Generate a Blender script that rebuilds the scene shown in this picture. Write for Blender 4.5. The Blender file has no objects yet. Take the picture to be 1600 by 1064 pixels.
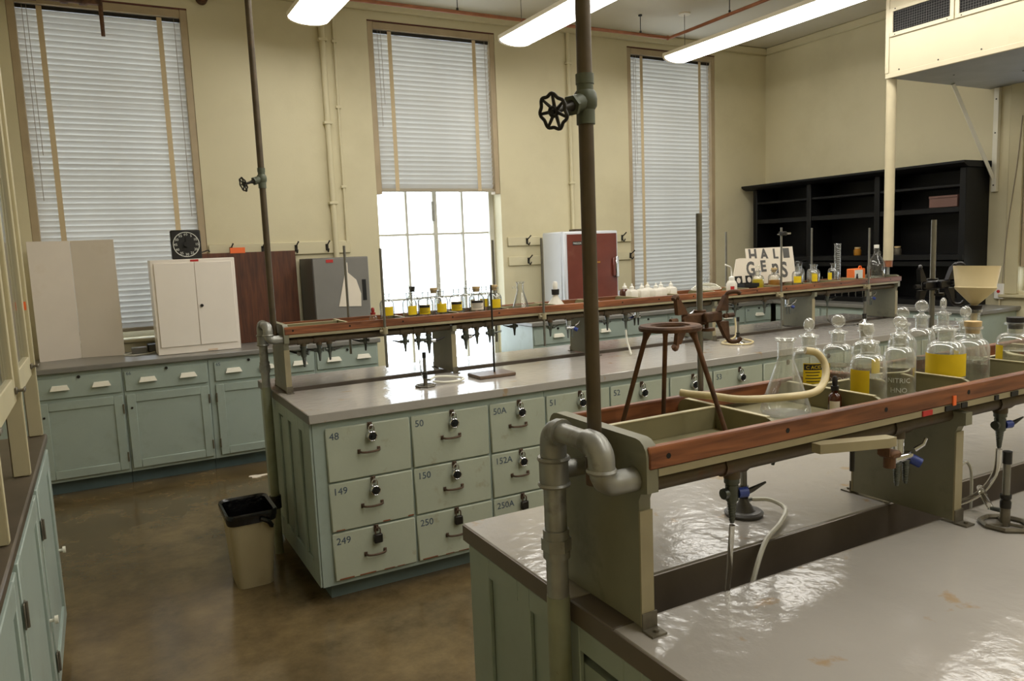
import bpy, bmesh, math, random
from mathutils import Vector, Matrix
random.seed(7)
PI = math.pi
scene = bpy.context.scene
COL = scene.collection

# ------------------------------------------------------------------ camera
def make_camera():
    h, yaw, pitch, roll = 1.635, math.radians(28.428), math.radians(6.943), math.radians(-2.329)
    fw = Vector((math.sin(yaw)*math.cos(pitch), math.cos(yaw)*math.cos(pitch), -math.sin(pitch)))
    rt = Vector((math.cos(yaw), -math.sin(yaw), 0)); up = rt.cross(fw)
    r2 = math.cos(roll)*rt + math.sin(roll)*up
    u2 = -math.sin(roll)*rt + math.cos(roll)*up
    cd = bpy.data.cameras.new('camera'); co = bpy.data.objects.new('camera', cd); COL.objects.link(co)
    cd.sensor_width = 36.0; cd.sensor_fit = 'HORIZONTAL'; cd.lens = 36.0*1185.141/1600.0
    cd.clip_start = 0.02; cd.clip_end = 200
    m = Matrix(((r2.x, u2.x, -fw.x, 0), (r2.y, u2.y, -fw.y, 0), (r2.z, u2.z, -fw.z, h), (0, 0, 0, 1)))
    co.matrix_world = m
    scene.camera = co
make_camera()

# ------------------------------------------------------------------ world, view
LIGHT_L = 11.3          # radiance of the fluorescent diffusers
SKY_L = 5.0             # overcast daylight outside
vs = scene.view_settings
vs.view_transform = 'Standard'; vs.look = 'None'; vs.gamma = 1.0; vs.exposure = 0.0
vs.use_curve_mapping = False
cy = scene.cycles
cy.use_denoising = True
cy.max_bounces = 10; cy.diffuse_bounces = 5; cy.glossy_bounces = 4; cy.transmission_bounces = 8
cy.transparent_max_bounces = 24; cy.caustics_reflective = False; cy.caustics_refractive = False
cy.sample_clamp_indirect = 6.0
w = bpy.data.worlds.new('overcast_sky'); scene.world = w; w.use_nodes = True
bg = w.node_tree.nodes['Background']
bg.inputs[0].default_value = (0.86, 0.93, 1.0, 1); bg.inputs[1].default_value = SKY_L

# ------------------------------------------------------------------ materials
def lin(c):
    return tuple((v/255/12.92 if v/255 <= .04045 else ((v/255+.055)/1.055)**2.4) for v in c)
MATS = {}
def _nodes(name):
    m = bpy.data.materials.new(name); m.use_nodes = True
    nt = m.node_tree; b = nt.nodes['Principled BSDF']
    MATS[name] = m
    return m, nt, nt.nodes, nt.links, b
def pm(name, rgb, rough=.5, metal=0., var=.10, scale=6., bump=0., bscale=60., stain=None, stain_amt=.5, stain_scale=3., stain_lo=.58, stain_hi=.7, spec=.5, stretch=(1, 1, 1), coat=0., detail=5):
    m, nt, N, L, b = _nodes(name)
    c = lin(rgb)
    tc = N.new('ShaderNodeTexCoord'); mp = N.new('ShaderNodeMapping'); mp.inputs['Scale'].default_value = stretch
    L.new(tc.outputs['Object'], mp.inputs[0])
    nz = N.new('ShaderNodeTexNoise'); nz.inputs['Scale'].default_value = scale; nz.inputs['Detail'].default_value = detail; nz.inputs['Roughness'].default_value = .5 if detail < 8 else .72
    L.new(mp.outputs[0], nz.inputs['Vector'])
    rp = N.new('ShaderNodeMapRange'); rp.inputs[1].default_value = .3; rp.inputs[2].default_value = .7
    rp.inputs[3].default_value = 1-var; rp.inputs[4].default_value = 1+var*.6
    L.new(nz.outputs[0], rp.inputs[0])
    mul = N.new('ShaderNodeVectorMath'); mul.operation = 'SCALE'; mul.inputs[0].default_value = c
    L.new(rp.outputs[0], mul.inputs['Scale'])
    out = mul.outputs[0]
    if stain:
        n2 = N.new('ShaderNodeTexNoise'); n2.inputs['Scale'].default_value = stain_scale; n2.inputs['Detail'].default_value = 6
        n2.inputs['Roughness'].default_value = .6
        L.new(mp.outputs[0], n2.inputs['Vector'])
        r2 = N.new('ShaderNodeMapRange'); r2.inputs[1].default_value = stain_lo; r2.inputs[2].default_value = stain_hi
        r2.inputs[4].default_value = stain_amt; L.new(n2.outputs[0], r2.inputs[0])
        mx = N.new('ShaderNodeMix'); mx.data_type = 'RGBA'; mx.inputs['B'].default_value = (*lin(stain), 1)
        L.new(r2.outputs[0], mx.inputs['Factor']); L.new(out, mx.inputs['A']); out = mx.outputs['Result']
    L.new(out, b.inputs['Base Color'])
    b.inputs['Roughness'].default_value = rough; b.inputs['Metallic'].default_value = metal
    b.inputs['Specular IOR Level'].default_value = spec
    b.inputs['Coat Weight'].default_value = coat
    if bump:
        n3 = N.new('ShaderNodeTexNoise'); n3.inputs['Scale'].default_value = bscale; n3.inputs['Detail'].default_value = 4
        L.new(mp.outputs[0], n3.inputs['Vector'])
        bp = N.new('ShaderNodeBump'); bp.inputs['Strength'].default_value = bump; bp.inputs['Distance'].default_value = .01
        L.new(n3.outputs[0], bp.inputs['Height']); L.new(bp.outputs[0], b.inputs['Normal'])
    return m
def wood(name, c1, c2, rough=.45, axis=0, scale=9.):
    m, nt, N, L, b = _nodes(name)
    tc = N.new('ShaderNodeTexCoord'); mp = N.new('ShaderNodeMapping')
    s = [14., 14., 14.]; s[axis] = 1.1
    mp.inputs['Scale'].default_value = s; L.new(tc.outputs['Object'], mp.inputs[0])
    nz = N.new('ShaderNodeTexNoise'); nz.inputs['Scale'].default_value = scale*.5; nz.inputs['Detail'].default_value = 8; nz.inputs['Distortion'].default_value = .6
    L.new(mp.outputs[0], nz.inputs['Vector'])
    r = N.new('ShaderNodeValToRGB'); e = r.color_ramp.elements
    e[0].position = .3; e[0].color = (*lin(c2), 1); e[1].position = .68; e[1].color = (*lin(c1), 1)
    L.new(nz.outputs[0], r.inputs[0])
    n2 = N.new('ShaderNodeTexNoise'); n2.inputs['Scale'].default_value = 2.3; n2.inputs['Detail'].default_value = 3
    L.new(tc.outputs['Object'], n2.inputs['Vector'])
    r2 = N.new('ShaderNodeMapRange'); r2.inputs[1].default_value = .35; r2.inputs[2].default_value = .65; r2.inputs[3].default_value = .7; r2.inputs[4].default_value = 1.1
    L.new(n2.outputs[0], r2.inputs[0])
    mu = N.new('ShaderNodeVectorMath'); mu.operation = 'SCALE'; L.new(r.outputs[0], mu.inputs[0]); L.new(r2.outputs[0], mu.inputs['Scale'])
    L.new(mu.outputs[0], b.inputs['Base Color']); b.inputs['Roughness'].default_value = rough
    bp = N.new('ShaderNodeBump'); bp.inputs['Strength'].default_value = .15; bp.inputs['Distance'].default_value = .004
    L.new(nz.outputs[0], bp.inputs['Height']); L.new(bp.outputs[0], b.inputs['Normal'])
    return m
def glass(name, tint=(.985, .99, .985), rough=.02, base=.06, edge=.85, rim=None, haze=.25):
    """thin clear glass: sees through face on, mirrors and whitens at grazing angles"""
    m, nt, N, L, b = _nodes(name)
    N.remove(b); out = N['Material Output']
    lw = N.new('ShaderNodeLayerWeight'); lw.inputs[0].default_value = .35
    pw = N.new('ShaderNodeMath'); pw.operation = 'POWER'; pw.inputs[1].default_value = 1.8
    L.new(lw.outputs['Facing'], pw.inputs[0])
    tr = N.new('ShaderNodeBsdfTransparent')
    tm = N.new('ShaderNodeMix'); tm.data_type = 'RGBA'; tm.inputs['A'].default_value = (*tint, 1); tm.inputs['B'].default_value = (*(rim or tint), 1)
    L.new(pw.outputs[0], tm.inputs['Factor']); L.new(tm.outputs['Result'], tr.inputs[0])
    gl = N.new('ShaderNodeBsdfGlossy'); gl.inputs['Roughness'].default_value = rough; gl.inputs[0].default_value = (.97, .98, .98, 1)
    df = N.new('ShaderNodeBsdfDiffuse'); df.inputs[0].default_value = (.85, .86, .85, 1)
    gd = N.new('ShaderNodeMixShader'); gd.inputs[0].default_value = haze; L.new(gl.outputs[0], gd.inputs[1]); L.new(df.outputs[0], gd.inputs[2])
    mr = N.new('ShaderNodeMapRange'); mr.inputs[3].default_value = base; mr.inputs[4].default_value = edge
    L.new(pw.outputs[0], mr.inputs[0])
    mx = N.new('ShaderNodeMixShader'); L.new(mr.outputs[0], mx.inputs[0]); L.new(tr.outputs[0], mx.inputs[1]); L.new(gd.outputs[0], mx.inputs[2])
    L.new(mx.outputs[0], out.inputs[0])
    return m
def refract(name, rgb=(245, 248, 245), ior=1.33, rough=0.):
    m, nt, N, L, b = _nodes(name)
    b.inputs['Base Color'].default_value = (*lin(rgb), 1); b.inputs['Transmission Weight'].default_value = 1
    b.inputs['IOR'].default_value = ior; b.inputs['Roughness'].default_value = rough
    return m
def emit(name, rgb, s):
    m, nt, N, L, b = _nodes(name)
    b.inputs['Base Color'].default_value = (.8, .8, .8, 1)
    b.inputs['Emission Color'].default_value = (*rgb, 1); b.inputs['Emission Strength'].default_value = s
    return m
def translucent(name, rgb, t=.35, rough=.5):
    m, nt, N, L, b = _nodes(name)
    out = N['Material Output']; c = lin(rgb)
    tc = N.new('ShaderNodeTexCoord'); nz = N.new('ShaderNodeTexNoise'); nz.inputs['Scale'].default_value = 5
    L.new(tc.outputs['Object'], nz.inputs['Vector'])
    r = N.new('ShaderNodeMapRange'); r.inputs[3].default_value = .9; r.inputs[4].default_value = 1.08; L.new(nz.outputs[0], r.inputs[0])
    mu = N.new('ShaderNodeVectorMath'); mu.operation = 'SCALE'; mu.inputs[0].default_value = c; L.new(r.outputs[0], mu.inputs['Scale'])
    L.new(mu.outputs[0], b.inputs['Base Color']); b.inputs['Roughness'].default_value = rough
    tl = N.new('ShaderNodeBsdfTranslucent'); tl.inputs[0].default_value = (*c, 1)
    mx = N.new('ShaderNodeMixShader'); mx.inputs[0].default_value = t
    L.new(b.outputs[0], mx.inputs[1]); L.new(tl.outputs[0], mx.inputs[2]); L.new(mx.outputs[0], out.inputs[0])
    return m

pm('wall_paint', (212, 203, 170), .6, var=.05, scale=1.2, bump=.05, bscale=90, stain=(190, 180, 144), stain_amt=.5, stain_scale=1.3, stain_lo=.5, stain_hi=.75)
pm('ceiling_paint', (216, 210, 194), .7, var=.05, scale=1.5)
pm('trim_cream', (200, 190, 154), .45, var=.06, scale=4)
pm('floor_concrete', (114, 97, 67), .16, var=.55, scale=3.0, detail=12, bump=.04, bscale=24, stain=(80, 66, 46), stain_amt=.65, stain_scale=2.6, stain_lo=.45, stain_hi=.68, spec=.6)
pm('mint_paint', (160, 173, 164), .38, var=.06, scale=5, stain=(140, 148, 132), stain_amt=.45, stain_scale=7, stain_lo=.55, stain_hi=.72, bump=.04, bscale=60)
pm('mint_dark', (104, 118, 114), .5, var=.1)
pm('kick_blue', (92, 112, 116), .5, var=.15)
pm('drawer_paint', (176, 182, 164), .36, var=.06, scale=5, stain=(140, 118, 78), stain_amt=.45, stain_scale=11, stain_lo=.62, stain_hi=.74, bump=.05, bscale=50)
pm('chipped_edge', (128, 72, 42), .7, var=.3, scale=30)
pm('laminate', (170, 165, 158), .13, var=.07, scale=3, bump=.2, bscale=20, stain=(164, 130, 78), stain_amt=.6, stain_scale=9, stain_lo=.635, stain_hi=.70)
pm('laminate_edge', (104, 94, 84), .35, var=.08, scale=9)
pm('counter_grey', (128, 126, 120), .3, var=.12, scale=5)
pm('counter_dark', (88, 78, 66), .35, var=.25, scale=8)
pm('steel_trough', (122, 112, 100), .42, metal=.25, var=.2, scale=6, bump=.04, bscale=30)
pm('shelf_paint', (126, 124, 104), .42, var=.12, scale=7, bump=.04, bscale=40, stain=(92, 88, 70), stain_amt=.5, stain_scale=9)
pm('shelf_edge', (158, 148, 118), .42, var=.14, scale=9)
pm('tray_paint', (136, 130, 98), .5, var=.18, scale=8, stain=(92, 84, 58), stain_amt=.6, stain_scale=6)
pm('divider_top', (196, 186, 150), .45, var=.12, scale=14)
wood('rail_wood', (158, 98, 62), (96, 54, 34), .38, 0)
wood('board_wood', (106, 60, 34), (68, 36, 20), .45, 2, 6)
wood('stand_wood', (118, 96, 78), (80, 62, 48), .4, 0)
pm('pipe_dark', (88, 76, 58), .45, metal=.35, var=.25, scale=12, bump=.06, bscale=60, stain=(110, 66, 40), stain_amt=.6, stain_scale=9)
pm('pipe_green', (92, 98, 82), .5, metal=.2, var=.25, scale=20)
pm('pipe_grey', (156, 156, 150), .38, metal=.45, var=.2, scale=16, stain=(90, 86, 76), stain_amt=.6, stain_scale=14)
pm('pipe_mint', (148, 152, 128), .45, var=.2, scale=12, stain=(70, 66, 50), stain_amt=.8, stain_scale=10, stain_lo=.62, stain_hi=.68)
pm('pipe_cream', (204, 192, 160), .45, var=.08, scale=8)
pm('copper_paint', (160, 100, 66), .45, var=.2, scale=10)
pm('rust', (108, 76, 52), .7, metal=.3, var=.35, scale=24, bump=.15, bscale=90, stain=(58, 42, 32), stain_amt=.7, stain_scale=14, stain_lo=.45, stain_hi=.6)
pm('rod_steel', (132, 130, 122), .34, metal=.75, var=.15, scale=20)
pm('dark_metal', (52, 50, 46), .42, metal=.6, var=.2, scale=20)
pm('black_clamp', (34, 33, 36), .3, metal=.5, var=.15, scale=20)
pm('chrome', (214, 216, 220), .12, metal=1., var=.05)
pm('tap_metal', (92, 96, 90), .32, metal=.7, var=.2, scale=30)
pm('blue_knob', (48, 66, 140), .35, var=.1)
pm('bronze', (98, 80, 66), .4, metal=.6, var=.25, scale=30)
pm('black_plastic', (22, 22, 22), .4, var=.1)
pm('black_rubber', (30, 26, 24), .65, var=.1)
pm('liner_black', (14, 14, 14), .22, var=.2, scale=18, bump=.5, bscale=26)
pm('bin_beige', (178, 164, 130), .45, var=.06, stain=(140, 122, 88), stain_amt=.4)
pm('white_metal', (240, 232, 222), .35, var=.02)
pm('white_handle', (232, 228, 212), .35, var=.05)
pm('foam_white', (226, 216, 204), .7, var=.03, stain=(204, 188, 166), stain_amt=.4)
pm('grey_metal', (128, 126, 122), .4, metal=.1, var=.05)
pm('grey_dark', (92, 90, 88), .45, metal=.1, var=.05)
pm('freezer_white', (226, 230, 238), .22, var=.03)
pm('freezer_brown', (118, 62, 52), .22, var=.15, scale=5, stain=(134, 84, 70), stain_amt=.5)
pm('black_wood', (8, 8, 9), .5, var=.25, scale=6, spec=.3, stain=(15, 15, 15), stain_amt=.5)
pm('hood_cream', (200, 190, 162), .4, var=.05, scale=3, stain=(184, 170, 136), stain_amt=.35)
pm('hood_under', (158, 160, 162), .45, metal=.3, var=.12, scale=4)
pm('hole_shade_black', (8, 8, 8), .8, var=.1)  # black colour standing in for the shade inside holes
pm('paper', (232, 222, 206), .8, var=.05)
pm('paper_tan', (224, 200, 176), .8, var=.05)
pm('orange_tag', (246, 116, 56), .6, var=.05)
pm('red_tag', (188, 46, 44), .5, var=.05)
pm('amber', (74, 34, 18), .15, var=.1, coat=.5)
pm('red_rubber', (150, 40, 34), .5, var=.1)
pm('yellow_label', (232, 200, 20), .55, var=.08, scale=20)
pm('print_black', (26, 24, 22), .6, var=.05)
pm('print_grey', (96, 94, 92), .7, var=.1)
pm('print_white', (226, 228, 222), .6, var=.05)
pm('stencil_blue', (74, 88, 104), .6, var=.2, scale=60)
pm('cork', (206, 178, 130), .8, var=.2, scale=40)
pm('white_plastic', (236, 234, 226), .4, var=.03)
pm('ceramic_cream', (238, 220, 176), .3, var=.04)
pm('black_enamel', (24, 24, 24), .3, var=.1)
pm('tube_white', (222, 220, 206), .4, var=.06)
pm('tube_amber', (206, 190, 146), .35, var=.12, scale=14)
pm('tube_brown', (118, 92, 60), .45, var=.2)
pm('window_frame', (206, 204, 192), .5, var=.1, stain=(120, 112, 96), stain_amt=.5)
pm('channel_tan', (176, 158, 128), .5, var=.1, scale=6)
pm('channel_red', (96, 52, 40), .6, var=.2)
pm('blind_tape', (206, 186, 150), .7, var=.06)
pm('blind_rail', (168, 158, 138), .5, var=.1)
pm('cord_grey', (150, 138, 122), .7, var=.05)
pm('orange_box', (230, 112, 40), .5, var=.08)
pm('pink_box', (114, 84, 76), .7, var=.1)
pm('fixture_white', (236, 226, 204), .45, var=.02)
pm('hinge_metal', (118, 112, 98), .45, metal=.5, var=.3, scale=30)
translucent('blind_slat', (198, 196, 190), .13)
translucent('poly_white', (240, 236, 226), .35, .4)
glass('bottle_glass', base=.10, edge=.85, haze=.42)
glass('stopper_glass', base=.30, edge=.9, haze=.55, rough=.12)
glass('pane_glass', (.97, .98, .98), base=.04, edge=.6, haze=.05)
glass('far_glass', (.97, .975, .97), base=.07, edge=.7, rough=.05, rim=(.12, .13, .13), haze=.15)
refract('water', (246, 248, 244), 1.33)
refract('tubing_clear', (236, 234, 224), 1.25, .12)
pm('yellow_liquid', (216, 190, 30), .3, var=.05)
pm('brown_liquid', (172, 118, 40), .3, var=.1)
emit('diffuser_glow', (1.0, .965, .89), LIGHT_L)

# ------------------------------------------------------------------ builders
ORIGIN = {}
class MB:
    def __init__(self): self.v = []; self.f = []
    def add(self, vs, fs):
        o = len(self.v); self.v += [tuple(p) for p in vs]; self.f += [tuple(i+o for i in q) for q in fs]; return self
    def box(self, x0, x1, y0, y1, z0, z1, b=0.):
        if x0 > x1: x0, x1 = x1, x0
        if y0 > y1: y0, y1 = y1, y0
        if z0 > z1: z0, z1 = z1, z0
        b = min(b, (x1-x0)*.45, (y1-y0)*.45, (z1-z0)*.45)
        if b <= 0:
            return self.add([(x, y, z) for z in (z0, z1) for y in (y0, y1) for x in (x0, x1)],
                            [(0, 2, 3, 1), (4, 5, 7, 6), (0, 1, 5, 4), (2, 6, 7, 3), (0, 4, 6, 2), (1, 3, 7, 5)])
        vs = []; ix = {}
        for sx in (0, 1):
            for sy in (0, 1):
                for sz in (0, 1):
                    X, Y, Z = (x0, x1)[sx], (y0, y1)[sy], (z0, z1)[sz]
                    dx, dy, dz = (b, -b)[sx], (b, -b)[sy], (b, -b)[sz]
                    for a, p in enumerate(((X, Y+dy, Z+dz), (X+dx, Y, Z+dz), (X+dx, Y+dy, Z))):
                        ix[sx, sy, sz, a] = len(vs); vs.append(p)
        fs = []
        def quad(k, a): fs.append(tuple(ix[q[0], q[1], q[2], a] for q in k))
        for s in (0, 1):
            q = [(s, 0, 0), (s, 1, 0), (s, 1, 1), (s, 0, 1)]; quad(q if s else q[::-1], 0)
            q = [(0, s, 0), (0, s, 1), (1, s, 1), (1, s, 0)]; quad(q if s else q[::-1], 1)
            q = [(0, 0, s), (1, 0, s), (1, 1, s), (0, 1, s)]; quad(q if s else q[::-1], 2)
        ed = []
        for s in (0, 1):
            for t in (0, 1):
                ed.append((ix[s, t, 0, 0], ix[s, t, 1, 0], ix[s, t, 1, 1], ix[s, t, 0, 1]))
                ed.append((ix[s, 0, t, 0], ix[s, 1, t, 0], ix[s, 1, t, 2], ix[s, 0, t, 2]))
                ed.append((ix[0, s, t, 1], ix[1, s, t, 1], ix[1, s, t, 2], ix[0, s, t, 2]))
        cr = [(ix[a, c, d, 0], ix[a, c, d, 1], ix[a, c, d, 2]) for a in (0, 1) for c in (0, 1) for d in (0, 1)]
        C = Vector(((x0+x1)/2, (y0+y1)/2, (z0+z1)/2))
        for q in ed+cr:
            p = [Vector(vs[i]) for i in q]; n = (p[1]-p[0]).cross(p[2]-p[1])
            m = sum(p, Vector())/len(p)
            fs.append(q if n.dot(m-C) > 0 else q[::-1])
        return self.add(vs, fs)
    def tube(self, pts, r, seg=12, cap=True, closed=False):
        pts = [Vector(p) for p in pts]; n = len(pts)
        rs = r if isinstance(r, (list, tuple)) else [r]*n
        T = []
        for i in range(n):
            if closed: t = pts[(i+1) % n]-pts[i-1]
            else: t = pts[min(i+1, n-1)]-pts[max(i-1, 0)]
            T.append(t.normalized() if t.length > 1e-9 else (T[-1] if T else Vector((0, 0, 1))))
        a = Vector((0, 0, 1)) if abs(T[0].z) < .9 else Vector((1, 0, 0))
        u = T[0].cross(a).normalized(); vs = []
        for i in range(n):
            u = (u-T[i]*u.dot(T[i])); u = u.normalized() if u.length > 1e-6 else T[i].orthogonal().normalized()
            v = T[i].cross(u)
            for k in range(seg):
                an = 2*PI*k/seg; vs.append(pts[i]+(u*math.cos(an)+v*math.sin(an))*rs[i])
        fs = []
        for i in range(n if closed else n-1):
            j = (i+1) % n
            for k in range(seg):
                k2 = (k+1) % seg; fs.append((i*seg+k, i*seg+k2, j*seg+k2, j*seg+k))
        if cap and not closed:
            fs.append(tuple(range(seg))[::-1]); fs.append(tuple((n-1)*seg+k for k in range(seg)))
        return self.add(vs, fs)
    def cyl(self, p0, p1, r, seg=16, r1=None):
        return self.tube([p0, p1], [r, r if r1 is None else r1], seg)
    def lathe(self, prof, c=(0, 0, 0), seg=24, a0=0., a1=2*PI):
        full = abs(a1-a0-2*PI) < 1e-6; n = seg if full else seg+1
        vs = []; fs = []
        for r, z in prof:
            for k in range(n):
                an = a0+(a1-a0)*k/seg; vs.append((c[0]+r*math.cos(an), c[1]+r*math.sin(an), c[2]+z))
        m = len(prof)
        for i in range(m-1):
            for k in range(seg):
                k2 = (k+1) % n
                fs.append((i*n+k, i*n+k2, (i+1)*n+k2, (i+1)*n+k))
        return self.add(vs, fs)
    def prism(self, poly, axis, a, b):
        """poly: 2-D outline; axis x -> (y,z), y -> (x,z), z -> (x,y)"""
        def P(p, t): return (t, p[0], p[1]) if axis == 'x' else ((p[0], t, p[1]) if axis == 'y' else (p[0], p[1], t))
        n = len(poly); vs = [P(p, a) for p in poly]+[P(p, b) for p in poly]
        fs = [tuple(range(n))[::-1], tuple(range(n, 2*n))]+[(i, (i+1) % n, n+(i+1) % n, n+i) for i in range(n)]
        return self.add(vs, fs)
    def torus(self, c, R, r, normal=(0, 0, 1), seg=28, rs=10, a0=0, a1=2*PI):
        nz = Vector(normal).normalized(); u = nz.orthogonal().normalized(); v = nz.cross(u); c = Vector(c)
        full = abs(a1-a0-2*PI) < 1e-6
        pts = [c+(u*math.cos(a0+(a1-a0)*k/seg)+v*math.sin(a0+(a1-a0)*k/seg))*R for k in range(seg if full else seg+1)]
        return self.tube(pts, r, rs, closed=full)
    def xf(self, M):
        self.v = [tuple(M @ Vector(p)) for p in self.v]; return self
    def mesh(self, name, mat, sub=(0, 0, 0), smooth=38):
        me = bpy.data.meshes.new(name)
        s = Vector(sub)
        me.from_pydata([tuple(Vector(p)-s) for p in self.v], [], self.f)
        bm = bmesh.new(); bm.from_mesh(me); bmesh.ops.recalc_face_normals(bm, faces=bm.faces); bm.to_mesh(me); bm.free()
        me.materials.append(MATS[mat])
        me.polygons.foreach_set('use_smooth', [True]*len(me.polygons))
        me.set_sharp_from_angle(angle=math.radians(smooth))
        me.update()
        return me
    def build(self, name, mat, parent=None, smooth=38):
        """geometry in world coordinates; with a parent it becomes a part"""
        if parent is not None:
            org = ORIGIN[parent]
        else:
            xs = [p[0] for p in self.v]; ys = [p[1] for p in self.v]; zs = [p[2] for p in self.v]
            org = Vector(((min(xs)+max(xs))/2, (min(ys)+max(ys))/2, min(zs)))
        o = bpy.data.objects.new(name, self.mesh(name, mat, org, smooth)); COL.objects.link(o)
        if parent is not None: o.parent = parent
        else: o.location = org
        ORIGIN[o] = org
        return o
def tag(o, label=None, cat=None, group=None, kind=None):
    if label: o['label'] = label
    if cat: o['category'] = cat
    if group: o['group'] = group
    if kind: o['kind'] = kind
    return o
def thing(name, label, cat, loc, group=None, kind=None):
    o = bpy.data.objects.new(name, None); COL.objects.link(o); o.location = loc; o.empty_display_size = .05
    ORIGIN[o] = Vector(loc)
    return tag(o, label, cat, group, kind)
def struct(name, loc): return thing(name, None, None, loc, kind='structure')
def B(*a, **k): return MB().box(*a, **k)

# templates: list of (part name, mesh, parent index or None); shared meshes, one object each
TPL = {}
def template(key, parts):
    TPL[key] = [(n, mb.mesh(n, mat), par) for n, mb, mat, par in parts]
def put(key, name, label, cat, loc, rz=0., group=None, scale=1.):
    """a top-level thing made from a template"""
    t = TPL[key]
    if len(t) == 1:
        o = bpy.data.objects.new(name, t[0][1]); COL.objects.link(o)
        o.location = loc; o.rotation_euler.z = rz; o.scale = (scale,)*3; tag(o, label, cat, group); return o
    root = thing(name, label, cat, loc, group); root.rotation_euler.z = rz; root.scale = (scale,)*3
    obs = []
    for n, me, par in t:
        o = bpy.data.objects.new(n, me); COL.objects.link(o); o.parent = root if par is None else obs[par]; obs.append(o)
    return root
def fit(key, parent, loc, rz=0., scale=1., name=None):
    """a part (first entry) with its sub-parts under an existing thing"""
    t = TPL[key]; obs = []
    for i, (n, me, par) in enumerate(t):
        o = bpy.data.objects.new((name or n) if i == 0 else n, me); COL.objects.link(o)
        if i == 0:
            o.parent = parent; o.location = Vector(loc)-ORIGIN[parent]; o.rotation_euler.z = rz; o.scale = (scale,)*3
        else: o.parent = obs[0]
        obs.append(o)
    return obs[0]
_fonts = {}
def text(body, size, M, name, mat, parent, align='LEFT', extrude=.0006, bold=0.):
    cu = bpy.data.curves.new('lettering', 'FONT'); cu.body = body; cu.size = size; cu.extrude = extrude; cu.align_x = align; cu.offset = bold
    cu.resolution_u = 3
    to = bpy.data.objects.new('lettering', cu); COL.objects.link(to)
    dg = bpy.context.evaluated_depsgraph_get()
    me = bpy.data.meshes.new_from_object(to.evaluated_get(dg)); bpy.data.objects.remove(to); bpy.data.curves.remove(cu)
    me.transform(Matrix.Translation(-ORIGIN[parent]) @ M); me.materials.clear(); me.materials.append(MATS[mat])
    o = bpy.data.objects.new(name, me); COL.objects.link(o); o.parent = parent; ORIGIN[o] = ORIGIN[parent]
    return o
def face_front(x, y, z): return Matrix.Translation((x, y, z)) @ Matrix.Rotation(PI/2, 4, 'X')      # reads from -Y
def rounded(x0, x1, z0, z1, r, n=5, corners=(1, 1, 1, 1)):
    out = []
    for (cx, cz, a, on) in ((x1-r, z1-r, 0, corners[0]), (x0+r, z1-r, PI/2, corners[1]), (x0+r, z0+r, PI, corners[2]), (x1-r, z0+r, 1.5*PI, corners[3])):
        if on:
            out += [(cx+r*math.cos(a+PI/2*k/n), cz+r*math.sin(a+PI/2*k/n)) for k in range(n+1)]
        else:
            s = {0: (1, 1), PI/2: (-1, 1), PI: (-1, -1), 1.5*PI: (1, -1)}[a]; out.append((cx+r*s[0], cz+r*s[1]))
    return out
def arc(c, r, a0, a1, plane, n=6):
    """points of an arc; plane 'xz','yz','xy'"""
    P = []
    for k in range(n+1):
        a = a0+(a1-a0)*k/n; p, q = r*math.cos(a), r*math.sin(a)
        P.append({'xz': (c[0]+p, c[1], c[2]+q), 'yz': (c[0], c[1]+p, c[2]+q), 'xy': (c[0]+p, c[1]+q, c[2])}[plane])
    return P
def spline(pts, n=6):
    """Catmull-Rom through points"""
    P = [Vector(p) for p in pts]; P = [P[0]*2-P[1]]+P+[P[-1]*2-P[-2]]; out = []
    for i in range(1, len(P)-2):
        for k in range(n):
            t = k/n
            out.append(.5*((2*P[i])+(P[i+1]-P[i-1])*t+(2*P[i-1]-5*P[i]+4*P[i+1]-P[i+2])*t*t+(3*P[i]-P[i-1]-3*P[i+1]+P[i+2])*t**3))
    out.append(P[-2]); return out

# ------------------------------------------------------------------ room
XL, XR, YF, YB, ZC = -.86, 7.36, -2.2, 6.85, 3.90
def shell(name, mb, mat): return tag(mb.build(name, mat), kind='structure')
shell('floor', B(XL-.3, XR+.3, YF-.3, YB+.3, -.1, 0), 'floor_concrete')
shell('ceiling', B(XL-.3, XR+.3, YF-.3, YB+.3, ZC, ZC+.1), 'ceiling_paint')
shell('wall_left', B(XL-.3, XL, YF-.3, YB+.3, 0, ZC), 'wall_paint')
shell('wall_front', B(XL, XR, YF-.3, YF, 0, ZC), 'wall_paint')
# window wall with three openings
WIN = [(-.40, .84, 1.03, 3.66), (2.35, 3.645, .50, 3.735), (5.265, 6.535, .96, 3.755)]
wb = MB(); x = XL
for (a, b, z0, z1) in WIN:
    wb.box(x, a, YB, YB+.3, 0, ZC); wb.box(a, b, YB, YB+.3, 0, z0); wb.box(a, b, YB, YB+.3, z1, ZC); x = b
wb.box(x, XR, YB, YB+.3, 0, ZC)
shell('wall_back', wb, 'wall_paint')
RW = (2.45, 3.86, 1.06, 2.86)     # window hole in the right wall
wr = MB().box(XR, XR+.3, YF, RW[0], 0, ZC).box(XR, XR+.3, RW[1], YB+.3, 0, ZC).box(XR, XR+.3, RW[0], RW[1], 0, RW[2]).box(XR, XR+.3, RW[0], RW[1], RW[3], ZC)
shell('wall_right', wr, 'wall_paint')
shell('trim_1', B(XL, XR, YB-.035, YB, ZC-.09, ZC, b=.012), 'wall_paint')
shell('trim_2', B(XR-.035, XR, YF, YB-.035, ZC-.09, ZC, b=.012), 'wall_paint')
shell('baseboard_back', B(2.1, 3.55, YB-.02, YB, 0, .12, b=.006), 'mint_dark')

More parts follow.
